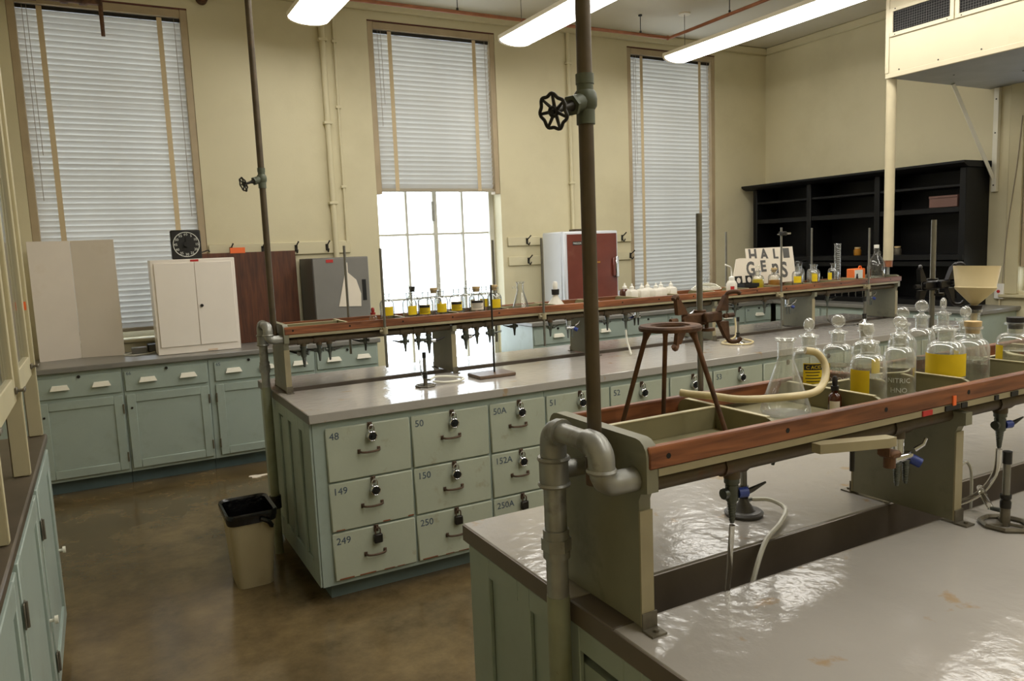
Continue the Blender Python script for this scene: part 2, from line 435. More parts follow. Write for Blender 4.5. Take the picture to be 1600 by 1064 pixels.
# windows: steel frame, mullion, glazing bars, panes, sill
def steel_window(n, x0, x1, z0, z1, rows, cols, yg):
    s = struct('window_%d' % n, ((x0+x1)/2, yg, z0))
    fr = MB()
    for a, b in ((x0, x0+.05), (x1-.05, x1)): fr.box(a, b, yg-.03, yg+.03, z0, z1)
    fr.box(x0, x1, yg-.03, yg+.03, z0, z0+.05); fr.box(x0, x1, yg-.03, yg+.03, z1-.05, z1)
    fr.build('frame', 'window_frame', s)
    cw = (x1-x0-.1)/cols; rh = (z1-z0-.1)/rows
    for i in range(1, cols):
        c = x0+.05+cw*i; hw = .022 if i*2 == cols else .011
        B(c-hw, c+hw, yg-.025, yg+.025, z0+.05, z1-.05, b=.004).build('mullion' if i*2 == cols else 'glazing_bar', 'window_frame', s)
    for j in range(1, rows):
        c = z0+.05+rh*j
        for i in range(cols):
            B(x0+.05+cw*i+.011, x0+.05+cw*(i+1)-.011, yg-.018, yg+.018, c-.01, c+.01).build('glazing_bar', 'window_frame', s)
    for i in range(cols):
        for j in range(rows):
            B(x0+.05+cw*i+.011, x0+.05+cw*(i+1)-.011, yg-.003, yg+.003, z0+.05+rh*j+.01, z0+.05+rh*(j+1)-.01).build('pane', 'pane_glass', s)
    B(x0, x1, YB-.03, yg-.031, z0-.03, z0-.002, b=.006).build('sill', 'trim_cream', s)
YG = YB+.2
steel_window(1, *WIN[0], 4, 4, YG); steel_window(2, *WIN[1], 5, 4, YG); steel_window(3, *WIN[2], 4, 4, YG)
# window in the right wall
s4 = struct('window_4', (XR, (RW[0]+RW[1])/2, RW[2]))
y0, y1, z0, z1 = RW
f4 = MB()
for a, b in ((y0, y0+.06), (y1-.06, y1)): f4.box(XR+.10, XR+.16, a, b, z0, z1)
f4.box(XR+.10, XR+.16, y0, y1, z0, z0+.06); f4.box(XR+.10, XR+.16, y0, y1, z1-.06, z1); f4.box(XR+.10, XR+.16, y0, y1, 1.9, 1.95)
f4.build('frame', 'window_frame', s4)
for (a, b) in ((z0+.06, 1.9), (1.95, z1-.06)): B(XR+.127, XR+.133, y0+.06, y1-.06, a, b).build('pane', 'pane_glass', s4)
for a, b in ((y0-.12, y0), (y1, y1+.12)): B(XR-.025, XR-.001, a, b, z0-.03, z1+.12, b=.006).build('casing', 'trim_cream', s4)
B(XR-.025, XR-.001, y0, y1, z1, z1+.12, b=.006).build('casing', 'trim_cream', s4)
B(XR-.06, XR+.10, y0-.15, y1+.15, z0-.06, z0-.031, b=.006).build('sill', 'trim_cream', s4)
p4 = MB()
p4.box(XR-.018, XR-.001, 2.3, 3.99, .12, .90, b=.004)
shell('trim_3', p4, 'wall_paint')
shell('trim_4', B(XR-.03, XR-.0185, 2.45, 3.84, .22, .82, b=.006), 'wall_paint')

# venetian blinds hung in the openings
def blind(label, x0, x1, ztop, zbot, yy, tilt=67, gap_from=None, flip=False, tapes=(.14, .86), axis='x'):
    root = thing('venetian_blind', label, 'blind', ((x0+x1)/2, yy, zbot), 'venetian blinds of the tall windows') if axis == 'x' else thing('venetian_blind', label, 'blind', (yy, (x0+x1)/2, zbot))
    def add(mb, name, mat):
        if axis == 'y': mb.v = [(2*0+p[1], p[0], p[2]) for p in mb.v]
        return mb.build(name, mat, root)
    ch = .055
    add(B(x0, x0+ch, yy-.05, yy+.045, zbot, ztop, b=.004), 'side_channel', 'channel_tan')
    add(B(x1-ch, x1, yy-.05, yy+.045, zbot, ztop, b=.004), 'side_channel', 'channel_tan')
    add(B(x0+ch, x1-ch, yy-.05, yy+.03, ztop-.075, ztop-.012, b=.004), 'head_box', 'channel_tan')
    add(B(x0, x1, yy-.054, yy+.03, ztop-.012, ztop, b=.002), 'cap_strip', 'channel_red')
    a, b = x0+ch-.006, x1-ch+.006
    pitch = .0435; n = int((ztop-.11-zbot-.05)/pitch)
    th = math.radians(tilt); wd = .05
    prof = []
    for k in range(5):
        t = -wd/2+wd*k/4; c = .0035*(1-(2*t/wd)**2)
        prof.append((t*math.cos(th)-c*math.sin(th), -t*math.sin(th)-c*math.cos(th)))
    mb = MB(); m5 = len(prof)
    vs = [(xx, q[0], q[1]) for xx in (-(b-a)/2, (b-a)/2) for q in prof]
    mb.add(vs, [(k, k+1, m5+k+1, m5+k) for k in range(m5-1)])
    if axis == 'y': mb.v = [(p[1], p[0], p[2]) for p in mb.v]
    me = mb.mesh('slat', 'blind_slat', smooth=80)
    for i in range(n):
        z = ztop-.13-pitch*i
        o = bpy.data.objects.new('slat', me); COL.objects.link(o); o.parent = root
        c = Vector(((a+b)/2, yy, z)) if axis == 'x' else Vector((yy, (a+b)/2, z))
        o.location = c-ORIGIN[root]
        j = random.uniform(-3, 3) + (random.choice((-9, 7)) if random.random() < .08 else 0)
        if axis == 'x': o.rotation_euler.x = math.radians(j)
        else: o.rotation_euler.y = math.radians(j)
    zl = ztop-.13-pitch*n
    add(B(a, b, yy-.028, yy+.022, zl-.008, zl+.022, b=.004), 'bottom_rail', 'blind_rail')
    add(B(a, b, yy-.02, yy+.02, ztop-.105, ztop-.078), 'head_rail', 'dark_metal')
    for t in tapes:
        c = a+(b-a)*t
        add(B(c-.019, c+.019, yy-.0305, yy-.0295, zl, ztop-.08), 'ladder_tape', 'blind_tape')
    for t, ln in ((.045, .55), (.07, .42), (.955, .6)):
        c = a+(b-a)*t
        add(MB().tube([(c, yy-.033, ztop-.08), (c+.004, yy-.034, ztop-.08-(ztop-zbot)*ln)], .0022, 5), 'pull_cord', 'cord_grey')
    return root
blind('closed venetian blind behind the white cabinet and timer', WIN[0][0], WIN[0][1], WIN[0][3], 1.035, YB+.055)
blind('venetian blind half raised above the bare bright panes', WIN[1][0], WIN[1][1], WIN[1][3], 2.18, YB+.055, tilt=63)
blind('closed venetian blind between the freezer and the black shelving', WIN[2][0], WIN[2][1], WIN[2][3], .98, YB+.055)
blind('venetian blind in the window under the ventilation unit', RW[0]+.005, RW[1]-.005, RW[3]-.005, 1.28, XR+.05, axis='y')
tag(B(2.955, 2.985, YG-.05, YG-.031, 1.93, 2.12, b=.004).build('window_latch', 'pipe_grey'), 'dark worn latch bar on the middle mullion of the bare window', 'latch')

# pendant fluorescent lights
def pendant(xc, label, ya=6.25, yb=-1.6):
    z = 3.45; r = thing('pendant_light', label, 'light', (xc, (ya+yb)/2, z), 'pendant fluorescent lights')
    W = .165
    sec = [(-W, .075), (-W, .05)]
    lens = [(-W+.004, .05)]+[(-(W-.004)*math.cos(PI*k/12), .05-.05*math.sin(PI*k/12)) for k in range(1, 12)]+[(W-.004, .05)]
    MB().prism([(xc+a, z+b) for a, b in lens], 'y', yb+.03, ya-.03).build('diffuser', 'diffuser_glow', r)
    body = [(-W, .0505), (W, .0505), (W, .085), (.07, .115), (-.07, .115), (-W, .085)]
    MB().prism([(xc+a, z+b) for a, b in body], 'y', yb, ya).build('housing', 'fixture_white', r)
    cap = [(xc+a*1.02, z+b-.002) for a, b in lens]
    for (p, q) in ((ya-.03, ya), (yb, yb+.03)): MB().prism(cap, 'y', p, q).build('end_cap', 'fixture_white', r)
    for yy in (ya-.15, ya-2.6, ya-5.0):
        c = MB().tube([(xc, yy, z+.112), (xc, yy, ZC-.012)], .003, 6).build('suspension_cable', 'rod_steel', r)
        MB().lathe([(0, -.012), (.06, -.012), (.06, 0), (0, 0)], (xc, yy, ZC), 20).build('ceiling_rose', 'fixture_white', c)
pendant(1.66, 'pendant fluorescent light hanging beside the wall conduits')
pendant(3.53, 'pendant fluorescent light hanging by the half raised blind')
pendant(5.42, 'pendant fluorescent light hanging beside the ventilation unit')

# painted sprinkler pipe under the ceiling
sp = thing('sprinkler_pipe', 'copper brown sprinkler pipe running just under the ceiling', 'pipe', (2.0, 6.3, 3.71))
MB().tube([(XL+.01, 6.3, 3.71), (5.35, 6.3, 3.71)]+arc((5.35, 6.26, 3.71), .04, PI/2, 0, 'xy')+[(5.39, -1.0, 3.71)], .016, 10).build('pipe_run', 'copper_paint', sp)
for p in ((1.2, 6.3), (3.0, 6.3), (5.02, 6.3), (5.39, 5.45), (5.39, 3.6)):
    h = MB().cyl((p[0], p[1], 3.726), (p[0], p[1], ZC), .004, 6).cyl((p[0], p[1], 3.728), (p[0], p[1], 3.745), .011, 8).cyl((p[0], p[1], ZC-.012), (p[0], p[1], ZC), .02, 10)
    h.build('hanger', 'dark_metal', sp)
MB().torus((5.37, 6.3, 3.71), .012, .013, (1, 0, 0), 12, 8).build('elbow_collar', 'copper_paint', sp)

# conduits on the window wall
def conduit(xc, z0, z1, r, label):
    t = thing('wall_conduit', label, 'conduit', (xc, YB-.02, z0))
    MB().cyl((xc, YB-r-.003, z0), (xc, YB-r-.003, z1), r, 10).build('pipe_run', 'wall_paint', t)
    for z in (z0+.5, z0+1.2, z1-.3): B(xc-r-.012, xc+r+.012, YB-2*r-.006, YB-.001, z-.012, z+.012, b=.003).build('pipe_clip', 'wall_paint', t)
conduit(1.925, 1.60, ZC-.09, .026, 'thicker cream conduit pipe above the grey cabinet')
conduit(2.035, 1.745, ZC-.09, .011, 'thin cream conduit pipe next to the bare window')
conduit(4.49, 1.79, ZC-.09, .02, 'cream conduit pipe rising above the brown freezer')

# stub and rag of pipe near the first window head
st = thing('pipe_stub', 'rusty round capped pipe stub high on the window wall', 'pipe', (.96, YB-.05, 3.73))
MB().cyl((.96, YB-.001, 3.745), (.96, YB-.07, 3.745), .045, 18).build('flange', 'rust', st)
MB().cyl((.96, YB-.0705, 3.745), (.96, YB-.10, 3.745), .03, 14).build('cap', 'copper_paint', st)
hp = thing('heating_pipe', 'rusty horizontal pipe with a short drop above the first window', 'pipe', (.0, 6.62, 3.57))
MB().tube([(XL+.002, 6.62, 3.575), (.21, 6.62, 3.575)], .028, 12).build('pipe_run', 'rust', hp)
MB().cyl((.215, 6.62, 3.62), (.215, 6.62, 3.33), .017, 10, .014).build('drop_pipe', 'rust', hp)
for xx in (-.22, -.02, .1): MB().cyl((xx-.025, 6.62, 3.575), (xx+.025, 6.62, 3.575), .038, 12).build('coupling', 'rust', hp)
MB().cyl((.215, 6.62, 3.60), (.215, 6.62, ZC), .012, 8).build('hanger', 'rust', hp)

# hook boards
def hook_board(x0, x1, z0, z1, hooks, label):
    t = thing('coat_hook_board', label, 'hook board', ((x0+x1)/2, YB-.01, z0))
    B(x0, x1, YB-.02, YB-.001, z0, z1, b=.004).build('board', 'wall_paint', t)
    for hx in hooks:
        zc = (z0+z1)/2
        MB().box(hx-.013, hx+.013, YB-.026, YB-.0205, zc-.03, zc+.03, b=.004).tube(spline([(hx, YB-.026, zc+.015), (hx, YB-.06, zc+.03), (hx+.008, YB-.09, zc+.055)], 4), [.006]*8+[.008], 8).tube(spline([(hx, YB-.026, zc-.01), (hx, YB-.055, zc-.04), (hx, YB-.08, zc-.015)], 4), .006, 8).build('coat_hook', 'dark_metal', t)
hook_board(.85, 2.06, 1.655, 1.765, (1.025, 1.285, 1.57, 1.845), 'cream hook board on the wall above the brown panel')
hook_board(3.70, 5.26, 1.655, 1.745, (3.92, 5.13), 'upper cream hook board behind the freezer')
hook_board(3.70, 5.26, 1.455, 1.545, (3.93, 5.24), 'lower cream hook board behind the freezer')

# ------------------------------------------------------------------ cabinets along the window wall
def cup_pull(xc, zc, y, w=.115):
    """flared white pull, seen from -Y"""
    mb = MB(); h = .03
    o = [(xc-w/2, y-.001, zc-h/2), (xc+w/2, y-.001, zc-h/2), (xc+w/2-.012, y-.001, zc+h/2), (xc-w/2+.012, y-.001, zc+h/2),
         (xc-w/2-.004, y-.028, zc-h/2-.004), (xc+w/2+.004, y-.028, zc-h/2-.004), (xc+w/2-.008, y-.02, zc+h/2-.006), (xc-w/2+.008, y-.02, zc+h/2-.006)]
    mb.add(o, [(0, 1, 2, 3), (4, 7, 6, 5), (0, 4, 5, 1), (1, 5, 6, 2), (2, 6, 7, 3), (3, 7, 4, 0)])
    return mb
CF = 6.20      # cabinet face
def base_cabinet(x0, x1, label, num=None, pulls=2, hinge=1, group='mint base cabinets under the window counter', gap=0.):
    t = thing('base_cabinet', label, 'cabinet', ((x0+x1)/2, CF+.3, 0), group)
    e = .0015
    B(x0+e, x1-e, CF, YB-.001, .10, .885).build('body', 'mint_paint', t)
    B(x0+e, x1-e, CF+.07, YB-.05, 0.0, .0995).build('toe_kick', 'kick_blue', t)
    a, b = x0+.012+gap, x1-.012
    d = B(a, b, CF-.016, CF-.0005, .705, .855, b=.004).build('drawer', 'mint_paint', t)
    for k in range(pulls):
        c = (a+b)/2 if pulls == 1 else (a+(b-a)*(.27 if k == 0 else .76))
        cup_pull(c, .785, CF-.016).build('cup_pull', 'white_handle', d)
    MB().cyl(((a+b)/2, CF-.0165, .85), ((a+b)/2, CF-.024, .85), .011, 10).build('lock', 'dark_metal', d)
    if num: text(num, .034, face_front(a+.012, CF-.0166, .825), 'number', 'stencil_blue', d)
    dr = MB()      # framed door: rails, stiles and a sunk panel
    z0, z1 = .125, .68; fw = .06
    dr.box(a, a+fw, CF-.018, CF-.0005, z0, z1, b=.003).box(b-fw, b, CF-.018, CF-.0005, z0, z1, b=.003)
    dr.box(a+fw, b-fw, CF-.018, CF-.0005, z0, z0+fw, b=.003).box(a+fw, b-fw, CF-.018, CF-.0005, z1-fw, z1, b=.003)
    o = dr.build('door', 'mint_paint', t)
    B(a+fw, b-fw, CF-.008, CF-.0005, z0+fw, z1-fw).build('panel', 'mint_paint', o)
    hx = b if hinge > 0 else a
    for z in (.22, .58): MB().cyl((hx, CF-.021, z-.035), (hx, CF-.021, z+.035), .006, 8).build('hinge', 'hinge_metal', o)
    MB().cyl((a+.03 if hinge > 0 else b-.03, CF-.0185, .58), (a+.03 if hinge > 0 else b-.03, CF-.026, .58), .008, 8).build('catch', 'dark_metal', o)
    return t
base_cabinet(-.858, -.455, 'mint base cabinet in the corner behind the glazed cupboards', pulls=1)
base_cabinet(-.455, .1, 'mint base cabinet standing below the folded white board', pulls=2)
base_cabinet(.1, .69, 'mint base cabinet numbered 66 below the white cabinet', '66', 2)
base_cabinet(.69, 1.255, 'mint base cabinet numbered 65 below the brown panel', '65', 2, -1, gap=.03)
base_cabinet(1.255, 1.51, 'narrow mint base cabinet below the brown panel', None, 1)
base_cabinet(1.51, 2.05, 'mint base cabinet below the grey metal cabinet', None, 2)
xs = [3.58, 4.13, 4.68, 5.23, 5.78, 6.33, 6.745]
RL = ['mint base cabinet at the window end below the freezer', 'mint base cabinet under the freezer door', 'mint base cabinet just past the freezer, seen under the far shelf',
      'mint base cabinet numbered 21 seen under the far shelf', 'mint base cabinet below the closed blind by the black shelving', 'mint base cabinet numbered 26 in the corner by the black shelving']
for i in range(6): base_cabinet(xs[i], xs[i+1], RL[i], {3: '21', 5: '26'}.get(i), 1)
tag(B(-.858, 2.07, 6.165, YB-.001, .886, .925, b=.006).build('counter_top', 'counter_grey'), 'grey counter top under the first window carrying the white cabinet', 'counter')
tag(B(3.56, 6.74, 6.165, YB-.001, .886, .925, b=.006).build('counter_top', 'counter_grey'), 'grey counter top under the freezer and white squeeze bottles side', 'counter')
# right wall run
RF = 6.78
def side_cabinet(y0, y1, label):
    t = thing('base_cabinet', label, 'cabinet', (RF+.28, (y0+y1)/2, 0), 'mint base cabinets below the black shelving')
    e = .0015
    B(RF, XR-.001, y0+e, y1-e, .10, .885).build('body', 'mint_paint', t)
    B(RF+.07, XR-.05, y0+e, y1-e, 0, .0995).build('toe_kick', 'kick_blue', t)
    a, b = y0+.012, y1-.012
    d = B(RF-.016, RF-.0005, a, b, .705, .855, b=.004).build('drawer', 'mint_paint', t)
    m = cup_pull(0, 0, 0).xf(Matrix.Translation((RF-.016, (a+b)/2, .785)) @ Matrix.Rotation(-PI/2, 4, 'Z')); m.build('cup_pull', 'white_handle', d)
    o = MB().box(RF-.018, RF-.0005, a, a+.06, .125, .68, b=.003).box(RF-.018, RF-.0005, b-.06, b, .125, .68, b=.003).box(RF-.018, RF-.0005, a+.06, b-.06, .125, .185, b=.003).box(RF-.018, RF-.0005, a+.06, b-.06, .62, .68, b=.003).build('door', 'mint_paint', t)
    B(RF-.008, RF-.0005, a+.06, b-.06, .185, .62).build('panel', 'mint_paint', o)
ys = [3.86, 4.42, 4.98, 5.54, 6.16]
for i, l in enumerate(['mint base cabinet at the window end below the black shelving', 'second mint base cabinet from the window end below the black shelving', 'third mint base cabinet from the window end below the black shelving', 'mint base cabinet below the black shelving next to the corner']): side_cabinet(ys[i], ys[i+1], l)
tag(B(6.745, XR-.001, 3.83, YB-.001, .886, .925, b=.006).build('counter_top', 'counter_grey'), 'pale grey counter top along the wall carrying the black shelving', 'counter')

# ------------------------------------------------------------------ black shelving
bs = thing('shelving_unit', 'large black wooden open shelving standing on the side counter', 'shelving', (7.17, 5.42, .926))
BX, BXB, BY0, BY1 = 6.99, XR-.002, 4.15, 6.70
B(BXB-.015, BXB, BY0, BY1, .926, 2.20).build('back_panel', 'black_wood', bs)
for yy in (BY0, 5.02, 5.86, BY1-.06): B(BX, BXB-.0155, yy, yy+.06, .926, 2.20, b=.004).build('upright', 'black_wood', bs)
for z in (.926, 1.30, 1.36, 1.80, 2.03):
    for (a, b) in ((BY0+.06, 5.02), (5.08, 5.86), (5.92, BY1-.06)):
        B(BX+.01, BXB-.0155, a, b, z, z+(.05 if z < 1.9 else .025), b=.003).build('shelf_board', 'black_wood', bs)
for (a, b) in ((BY0, BY1),): B(BX-.02, BX-.0005, a, b, 1.36, 1.41, b=.004).build('moulding', 'black_wood', bs)
MB().prism([(BX-.02, 2.2), (BXB, 2.2), (BXB, 2.255), (BX-.09, 2.255), (BX-.09, 2.235), (BX-.06, 2.215)], 'y', BY0-.03, BY1+.1).build('cornice', 'black_wood', bs)
pb = thing('storage_box', 'dull pink cardboard box on the upper shelf of the black shelving', 'box', (7.1, 4.36, 1.851))
B(6.995, 7.25, 4.23, 4.50, 1.851, 1.935, b=.003).build('carton', 'pink_box', pb); B(6.992, 7.253, 4.227, 4.503, 1.936, 1.958, b=.003).build('lid', 'pink_box', pb)
def small_jar(p, label, mat):
    t = thing('small_jar', label, 'jar', p)
    MB().lathe([(0, 0), (.035, 0), (.038, .01), (.038, .055), (.028, .065), (.028, .07), (0, .07)], p, 16).build('jar_body', mat, t)
    MB().lathe([(0, .0705), (.03, .0705), (.03, .085), (0, .085)], p, 16).build('lid', 'cork', t)
small_jar((7.12, 5.36, 1.411), 'small amber jar on the middle shelf of the black shelving', 'brown_liquid')
small_jar((7.12, 4.90, 1.411), 'small dusty jar on the middle shelf next to the window end', 'hinge_metal')
# glass tubes standing in the dark lower part
for i in range(8):
    yy = 5.16+i*.085
    put_r = MB().cyl((7.06, yy, .977), (7.06, yy, 1.16+.02*(i % 3)), .005, 8)
    tag(put_r.build('glass_rod', 'rod_steel'), 'thin upright rod standing in the dark lower bay of the black shelving', 'rod', 'rods in the lower bay of the black shelving')

# outlet box and cord
ob = thing('switch_box', 'small white switch box with red button below the blind', 'switch', (XR-.02, 4.01, .985))
B(XR-.045, XR-.001, 3.985-.015, 4.055, .985, 1.125, b=.005).build('box_body', 'white_plastic', ob)
MB().cyl((XR-.0455, 4.012, 1.055), (XR-.052, 4.012, 1.055), .014, 12).build('button', 'red_tag', ob)
MB().cyl((XR-.02, 4.015, .984), (XR-.02, 4.015, .926), .008, 8).build('conduit', 'pipe_cream', ob)
tag(MB().tube(spline([(XR-.03, 3.87, 2.62), (XR-.03, 3.90, 2.2), (XR-.03, 3.965, 1.6), (XR-.03, 3.99, 1.13)], 8), .004, 6).build('hanging_cable', 'cord_grey'), 'thin cord hanging down the window casing to the switch box', 'cord')

# ------------------------------------------------------------------ ventilation unit, post, bracket
hd = thing('ventilation_unit', 'large cream ventilation unit with grilles mounted under the ceiling', 'ventilation unit', (6.6, 2.6, 2.9))
HX, HY, HZ = 5.9, 4.20, 2.905
B(HX, XR-.001, 1.0, HY, HZ+.02, ZC-.001).build('casing', 'hood_cream', hd)
B(HX+.02, XR-.001, 1.0, HY-.02, HZ, HZ+.0195).build('underside', 'hood_under', hd)
B(HX-.004, HX+.0195, 1.0, HY+.002, HZ-.004, HZ+.036, b=.003).build('edge_trim', 'hood_cream', hd)
B(HX-.006, HX-.0005, HY-.03, HY+.004, HZ+.037, ZC-.001, b=.002).build('edge_trim', 'hood_cream', hd)
for (ya, yb) in ((4.165, 3.63), (3.62, 3.085), (3.075, 2.54)):
    fr = MB(); za, zb, bw = 3.225, 3.45, .03
    fr.box(HX-.014, HX-.0005, yb, ya, za, za+bw, b=.002).box(HX-.014, HX-.0005, yb, ya, zb-bw, zb, b=.002).box(HX-.014, HX-.0005, ya-bw, ya, za+bw, zb-bw).box(HX-.014, HX-.0005, yb, yb+bw, za+bw, zb-bw)
    g = fr.build('grille_frame', 'hood_cream', hd)
    B(HX-.0015, HX-.0005, yb+bw, ya-bw, za+bw, zb-bw).build('opening_shade', 'hole_shade_black', g)  # black sheet on the closed casing paints the dark behind the mesh
    wm = MB(); k = yb+bw+.012
    while k < ya-bw: wm.cyl((HX-.007, k, za+bw), (HX-.007, k, zb-bw), .0012, 4); k += .02
    k = za+bw+.012
    while k < zb-bw: wm.cyl((HX-.009, yb+bw, k), (HX-.009, ya-bw, k), .0012, 4); k += .02
    tag(wm.build('wire_mesh', 'grey_dark', g), kind='stuff')
    for yy in (ya-.05, yb+.05):
        for zz in (za+.012, zb-.012): MB().cyl((HX-.0145, yy, zz), (HX-.017, yy, zz), .005, 6).build('screw', 'dark_metal', g)
for yy in (4.08, 3.75, 3.42, 3.1): MB().cyl((HX-.0005, yy, HZ+.05), (HX-.004, yy, HZ+.05), .006, 6).build('screw', 'dark_metal', hd)
for (xx, yy) in ((6.35, 3.9), (6.8, 3.6), (6.6, 3.2)): MB().cyl((xx, yy, HZ-.004), (xx, yy, HZ-.0005), .007, 6).build('screw', 'dark_metal', hd)
po = thing('support_post', 'cream round post under the corner of the ventilation unit', 'post', (5.965, 4.19, 1.285))
MB().cyl((5.965, 4.19, 1.40), (5.965, 4.19, HZ-.005), .04, 18).build('pipe_shaft', 'pipe_cream', po)
MB().cyl((5.965, 4.19, 1.345), (5.965, 4.19, 1.3995), .034, 14, .036).build('coupling', 'copper_paint', po)
MB().cyl((5.965, 4.19, .93), (5.965, 4.19, 1.3445), .012, 10).build('nipple', 'pipe_grey', po)
br = thing('wall_bracket', 'white steel bracket with diagonal strut under the ventilation unit', 'bracket', (7.3, 4.11, 1.96))
MB().box(XR-.045, XR-.001, 4.07, 4.115, 1.97, HZ-.005, b=.003).build('wall_strut', 'white_handle', br)
MB().tube([(6.70, 4.12, HZ-.006), (7.33, 4.10, 2.08)], .02, 4).build('diagonal_strut', 'white_handle', br)
for z in (2.03, 2.5, 2.8): MB().cyl((XR-.0455, 4.092, z), (XR-.049, 4.092, z), .007, 6).build('screw', 'dark_metal', br)

# ------------------------------------------------------------------ things on the window counter
fb = thing('display_board', 'white display board folded in two, propped at the first window', 'board', (-.14, 6.71, .926))
def slab(p, q, z0, z1, th):
    d = Vector((q[0]-p[0], q[1]-p[1], 0)).normalized(); n = Vector((-d.y, d.x, 0))*th
    return MB().prism([(p[0], p[1]), (q[0], q[1]), (q[0]+n.x, q[1]+n.y), (p[0]+n.x, p[1]+n.y)], 'z', z0, z1)
slab((-.43, 6.66), (-.155, 6.715), .926, 1.825, .008).build('panel', 'foam_white', fb)
slab((-.153, 6.715), (.14, 6.64), .926, 1.825, .008).build('panel', 'foam_white', fb)
wc = thing('wall_cabinet', 'white steel two-door cabinet standing on the window counter', 'cabinet', (.66, 6.45, .926))
B(.362, .968, 6.345, 6.62, .926, 1.652, b=.004).build('body', 'white_metal', wc)
for (a, b) in ((.385, .667), (.671, .945)): B(a, b, 6.335, 6.3445, .985, 1.625, b=.002).build('door', 'white_metal', wc)
MB().cyl((.70, 6.3345, 1.29), (.70, 6.326, 1.29), .012, 12).build('lock', 'dark_metal', wc)
B(.645, .705, 6.343, 6.3447, 1.631, 1.647).build('red_badge', 'red_tag', wc)
B(.72, .79, 6.343, 6.3447, .932, .945).build('tape_label', 'paper_tan', wc)
tk = thing('dial_timer', 'square black dial timer with pale numerals on the white cabinet', 'timer', (.635, 6.47, 1.6525))
TX, TY, TZ = .638, 6.43, 1.765
B(TX-.108, TX+.108, TY, TY+.075, 1.6525, 1.876, b=.008).build('case', 'black_plastic', tk)
MB().torus((TX, TY-.001, TZ), .094, .003, (0, 1, 0), 32, 6).build('dial_ring', 'print_white', tk)
MB().cyl((TX, TY-.0005, TZ), (TX, TY-.025, TZ), .02, 16).build('knob', 'black_plastic', tk)
MB().box(TX-.004, TX+.003, TY-.012, TY-.008, TZ+.021, TZ+.075).build('pointer', 'black_rubber', tk)
for k in range(12):
    a = PI/2-2*PI*k/12
    text('60' if k == 0 else str(5*k), .027, face_front(TX+.077*math.cos(a), TY-.0008, TZ+.077*math.sin(a)-.009), 'numeral', 'print_white', tk, 'CENTER')
MB().tube(spline([(TX+.108, TY+.04, 1.70), (TX+.13, TY+.05, 1.705), (TX+.16, TY+.04, 1.715), (TX+.17, TY+.04, 1.70)], 4), .005, 6).build('cord_stub', 'black_rubber', tk)
bp_ = thing('wood_panel', 'dark brown wood panel leaning on the wall behind the white cabinet', 'panel', (1.14, 6.75, .926))
pnl = MB().box(.77, 1.535, -.009, .009, 0, .765, b=.002).xf(Matrix.Translation((0, 6.72, .926)) @ Matrix.Rotation(math.radians(-1.2), 4, 'X'))
bp_.location = (0, 0, 0); ORIGIN[bp_] = Vector((1.14, 6.75, .926)); bp_.location = (1.14, 6.75, .926)
pnl.build('panel_sheet', 'board_wood', bp_)
B(1.0, 1.12, 6.722, 6.726, 1.685, 1.732).build('orange_tape', 'orange_tag', bp_)
gc = thing('metal_cabinet', 'grey steel cabinet with a torn paper taped to its door', 'cabinet', (1.82, 6.58, .926))
B(1.59, 2.075, 6.395, 6.83, .926, 1.615, b=.004).build('body', 'grey_dark', gc)
gd = B(1.595, 2.07, 6.378, 6.3945, .932, 1.61, b=.003).build('door', 'grey_metal', gc)
B(2.005, 2.04, 6.374, 6.3775, 1.24, 1.42, b=.001).build('recessed_handle', 'black_plastic', gd)
B(1.705, 1.765, 6.3745, 6.3775, 1.575, 1.60).build('pink_tag', 'red_tag', gd)
pp = tag(MB().prism([(1.79, 1.20), (1.985, 1.19), (1.99, 1.30), (1.955, 1.42), (1.88, 1.49), (1.86, 1.485)], 'y', 6.372, 6.3745).build('paper_sheet', 'paper'), 'torn beige paper hanging on the grey cabinet door', 'paper')
tag(B(1.863, 1.885, 6.370, 6.3718, 1.47, 1.57).build('tape_strip', 'paper', gd))
# freezer
fz = thing('freezer', 'small white freezer with a brown door on the window counter', 'freezer', (4.38, 6.55, .926))
B(4.055, 4.70, 6.40, 6.75, .926, 1.775, b=.012).build('body', 'freezer_white', fz)
fd = B(4.05, 4.705, 6.335, 6.392, .955, 1.772, b=.012).build('door', 'freezer_white', fz)
B(4.085, 4.685, 6.329, 6.3345, .985, 1.745, b=.002).build('door_panel', 'freezer_brown', fd)
B(4.062, 4.70, 6.3925, 6.3995, .96, 1.765).build('gasket', 'black_rubber', fd)
B(4.62, 4.655, 6.305, 6.3285, 1.31, 1.50, b=.006).build('handle_grip', 'freezer_brown', fd)
B(4.656, 4.69, 6.30, 6.3285, 1.30, 1.51, b=.006).build('latch', 'chrome', fd)
pl = B(4.15, 4.285, 6.3265, 6.3288, 1.638, 1.674).build('name_plate', 'print_black', fd)
text('FREEZER', .0255, face_front(4.154, 6.3263, 1.647), 'lettering', 'print_white', pl)
B(4.38, 4.475, 6.3265, 6.3288, 1.452, 1.468).build('tape_strip', 'brown_liquid', fd)
B(4.3, 4.42, 6.5, 6.62, 1.7755, 1.80, b=.004).build('vent_cap', 'pipe_dark', fz)
# clutter by the foot of the first window
sb = thing('power_strip', 'grey power box with a pale cord on the window counter', 'power box', (.26, 6.66, .926))
B(.19, .30, 6.62, 6.70, .926, .975, b=.005).build('box_body', 'grey_metal', sb)
MB().tube(spline([(.19, 6.63, .94), (.13, 6.58, .934), (.18, 6.52, .932), (.28, 6.53, .932), (.352, 6.57, .936)], 6), .005, 6).build('cord', 'tube_white', sb)

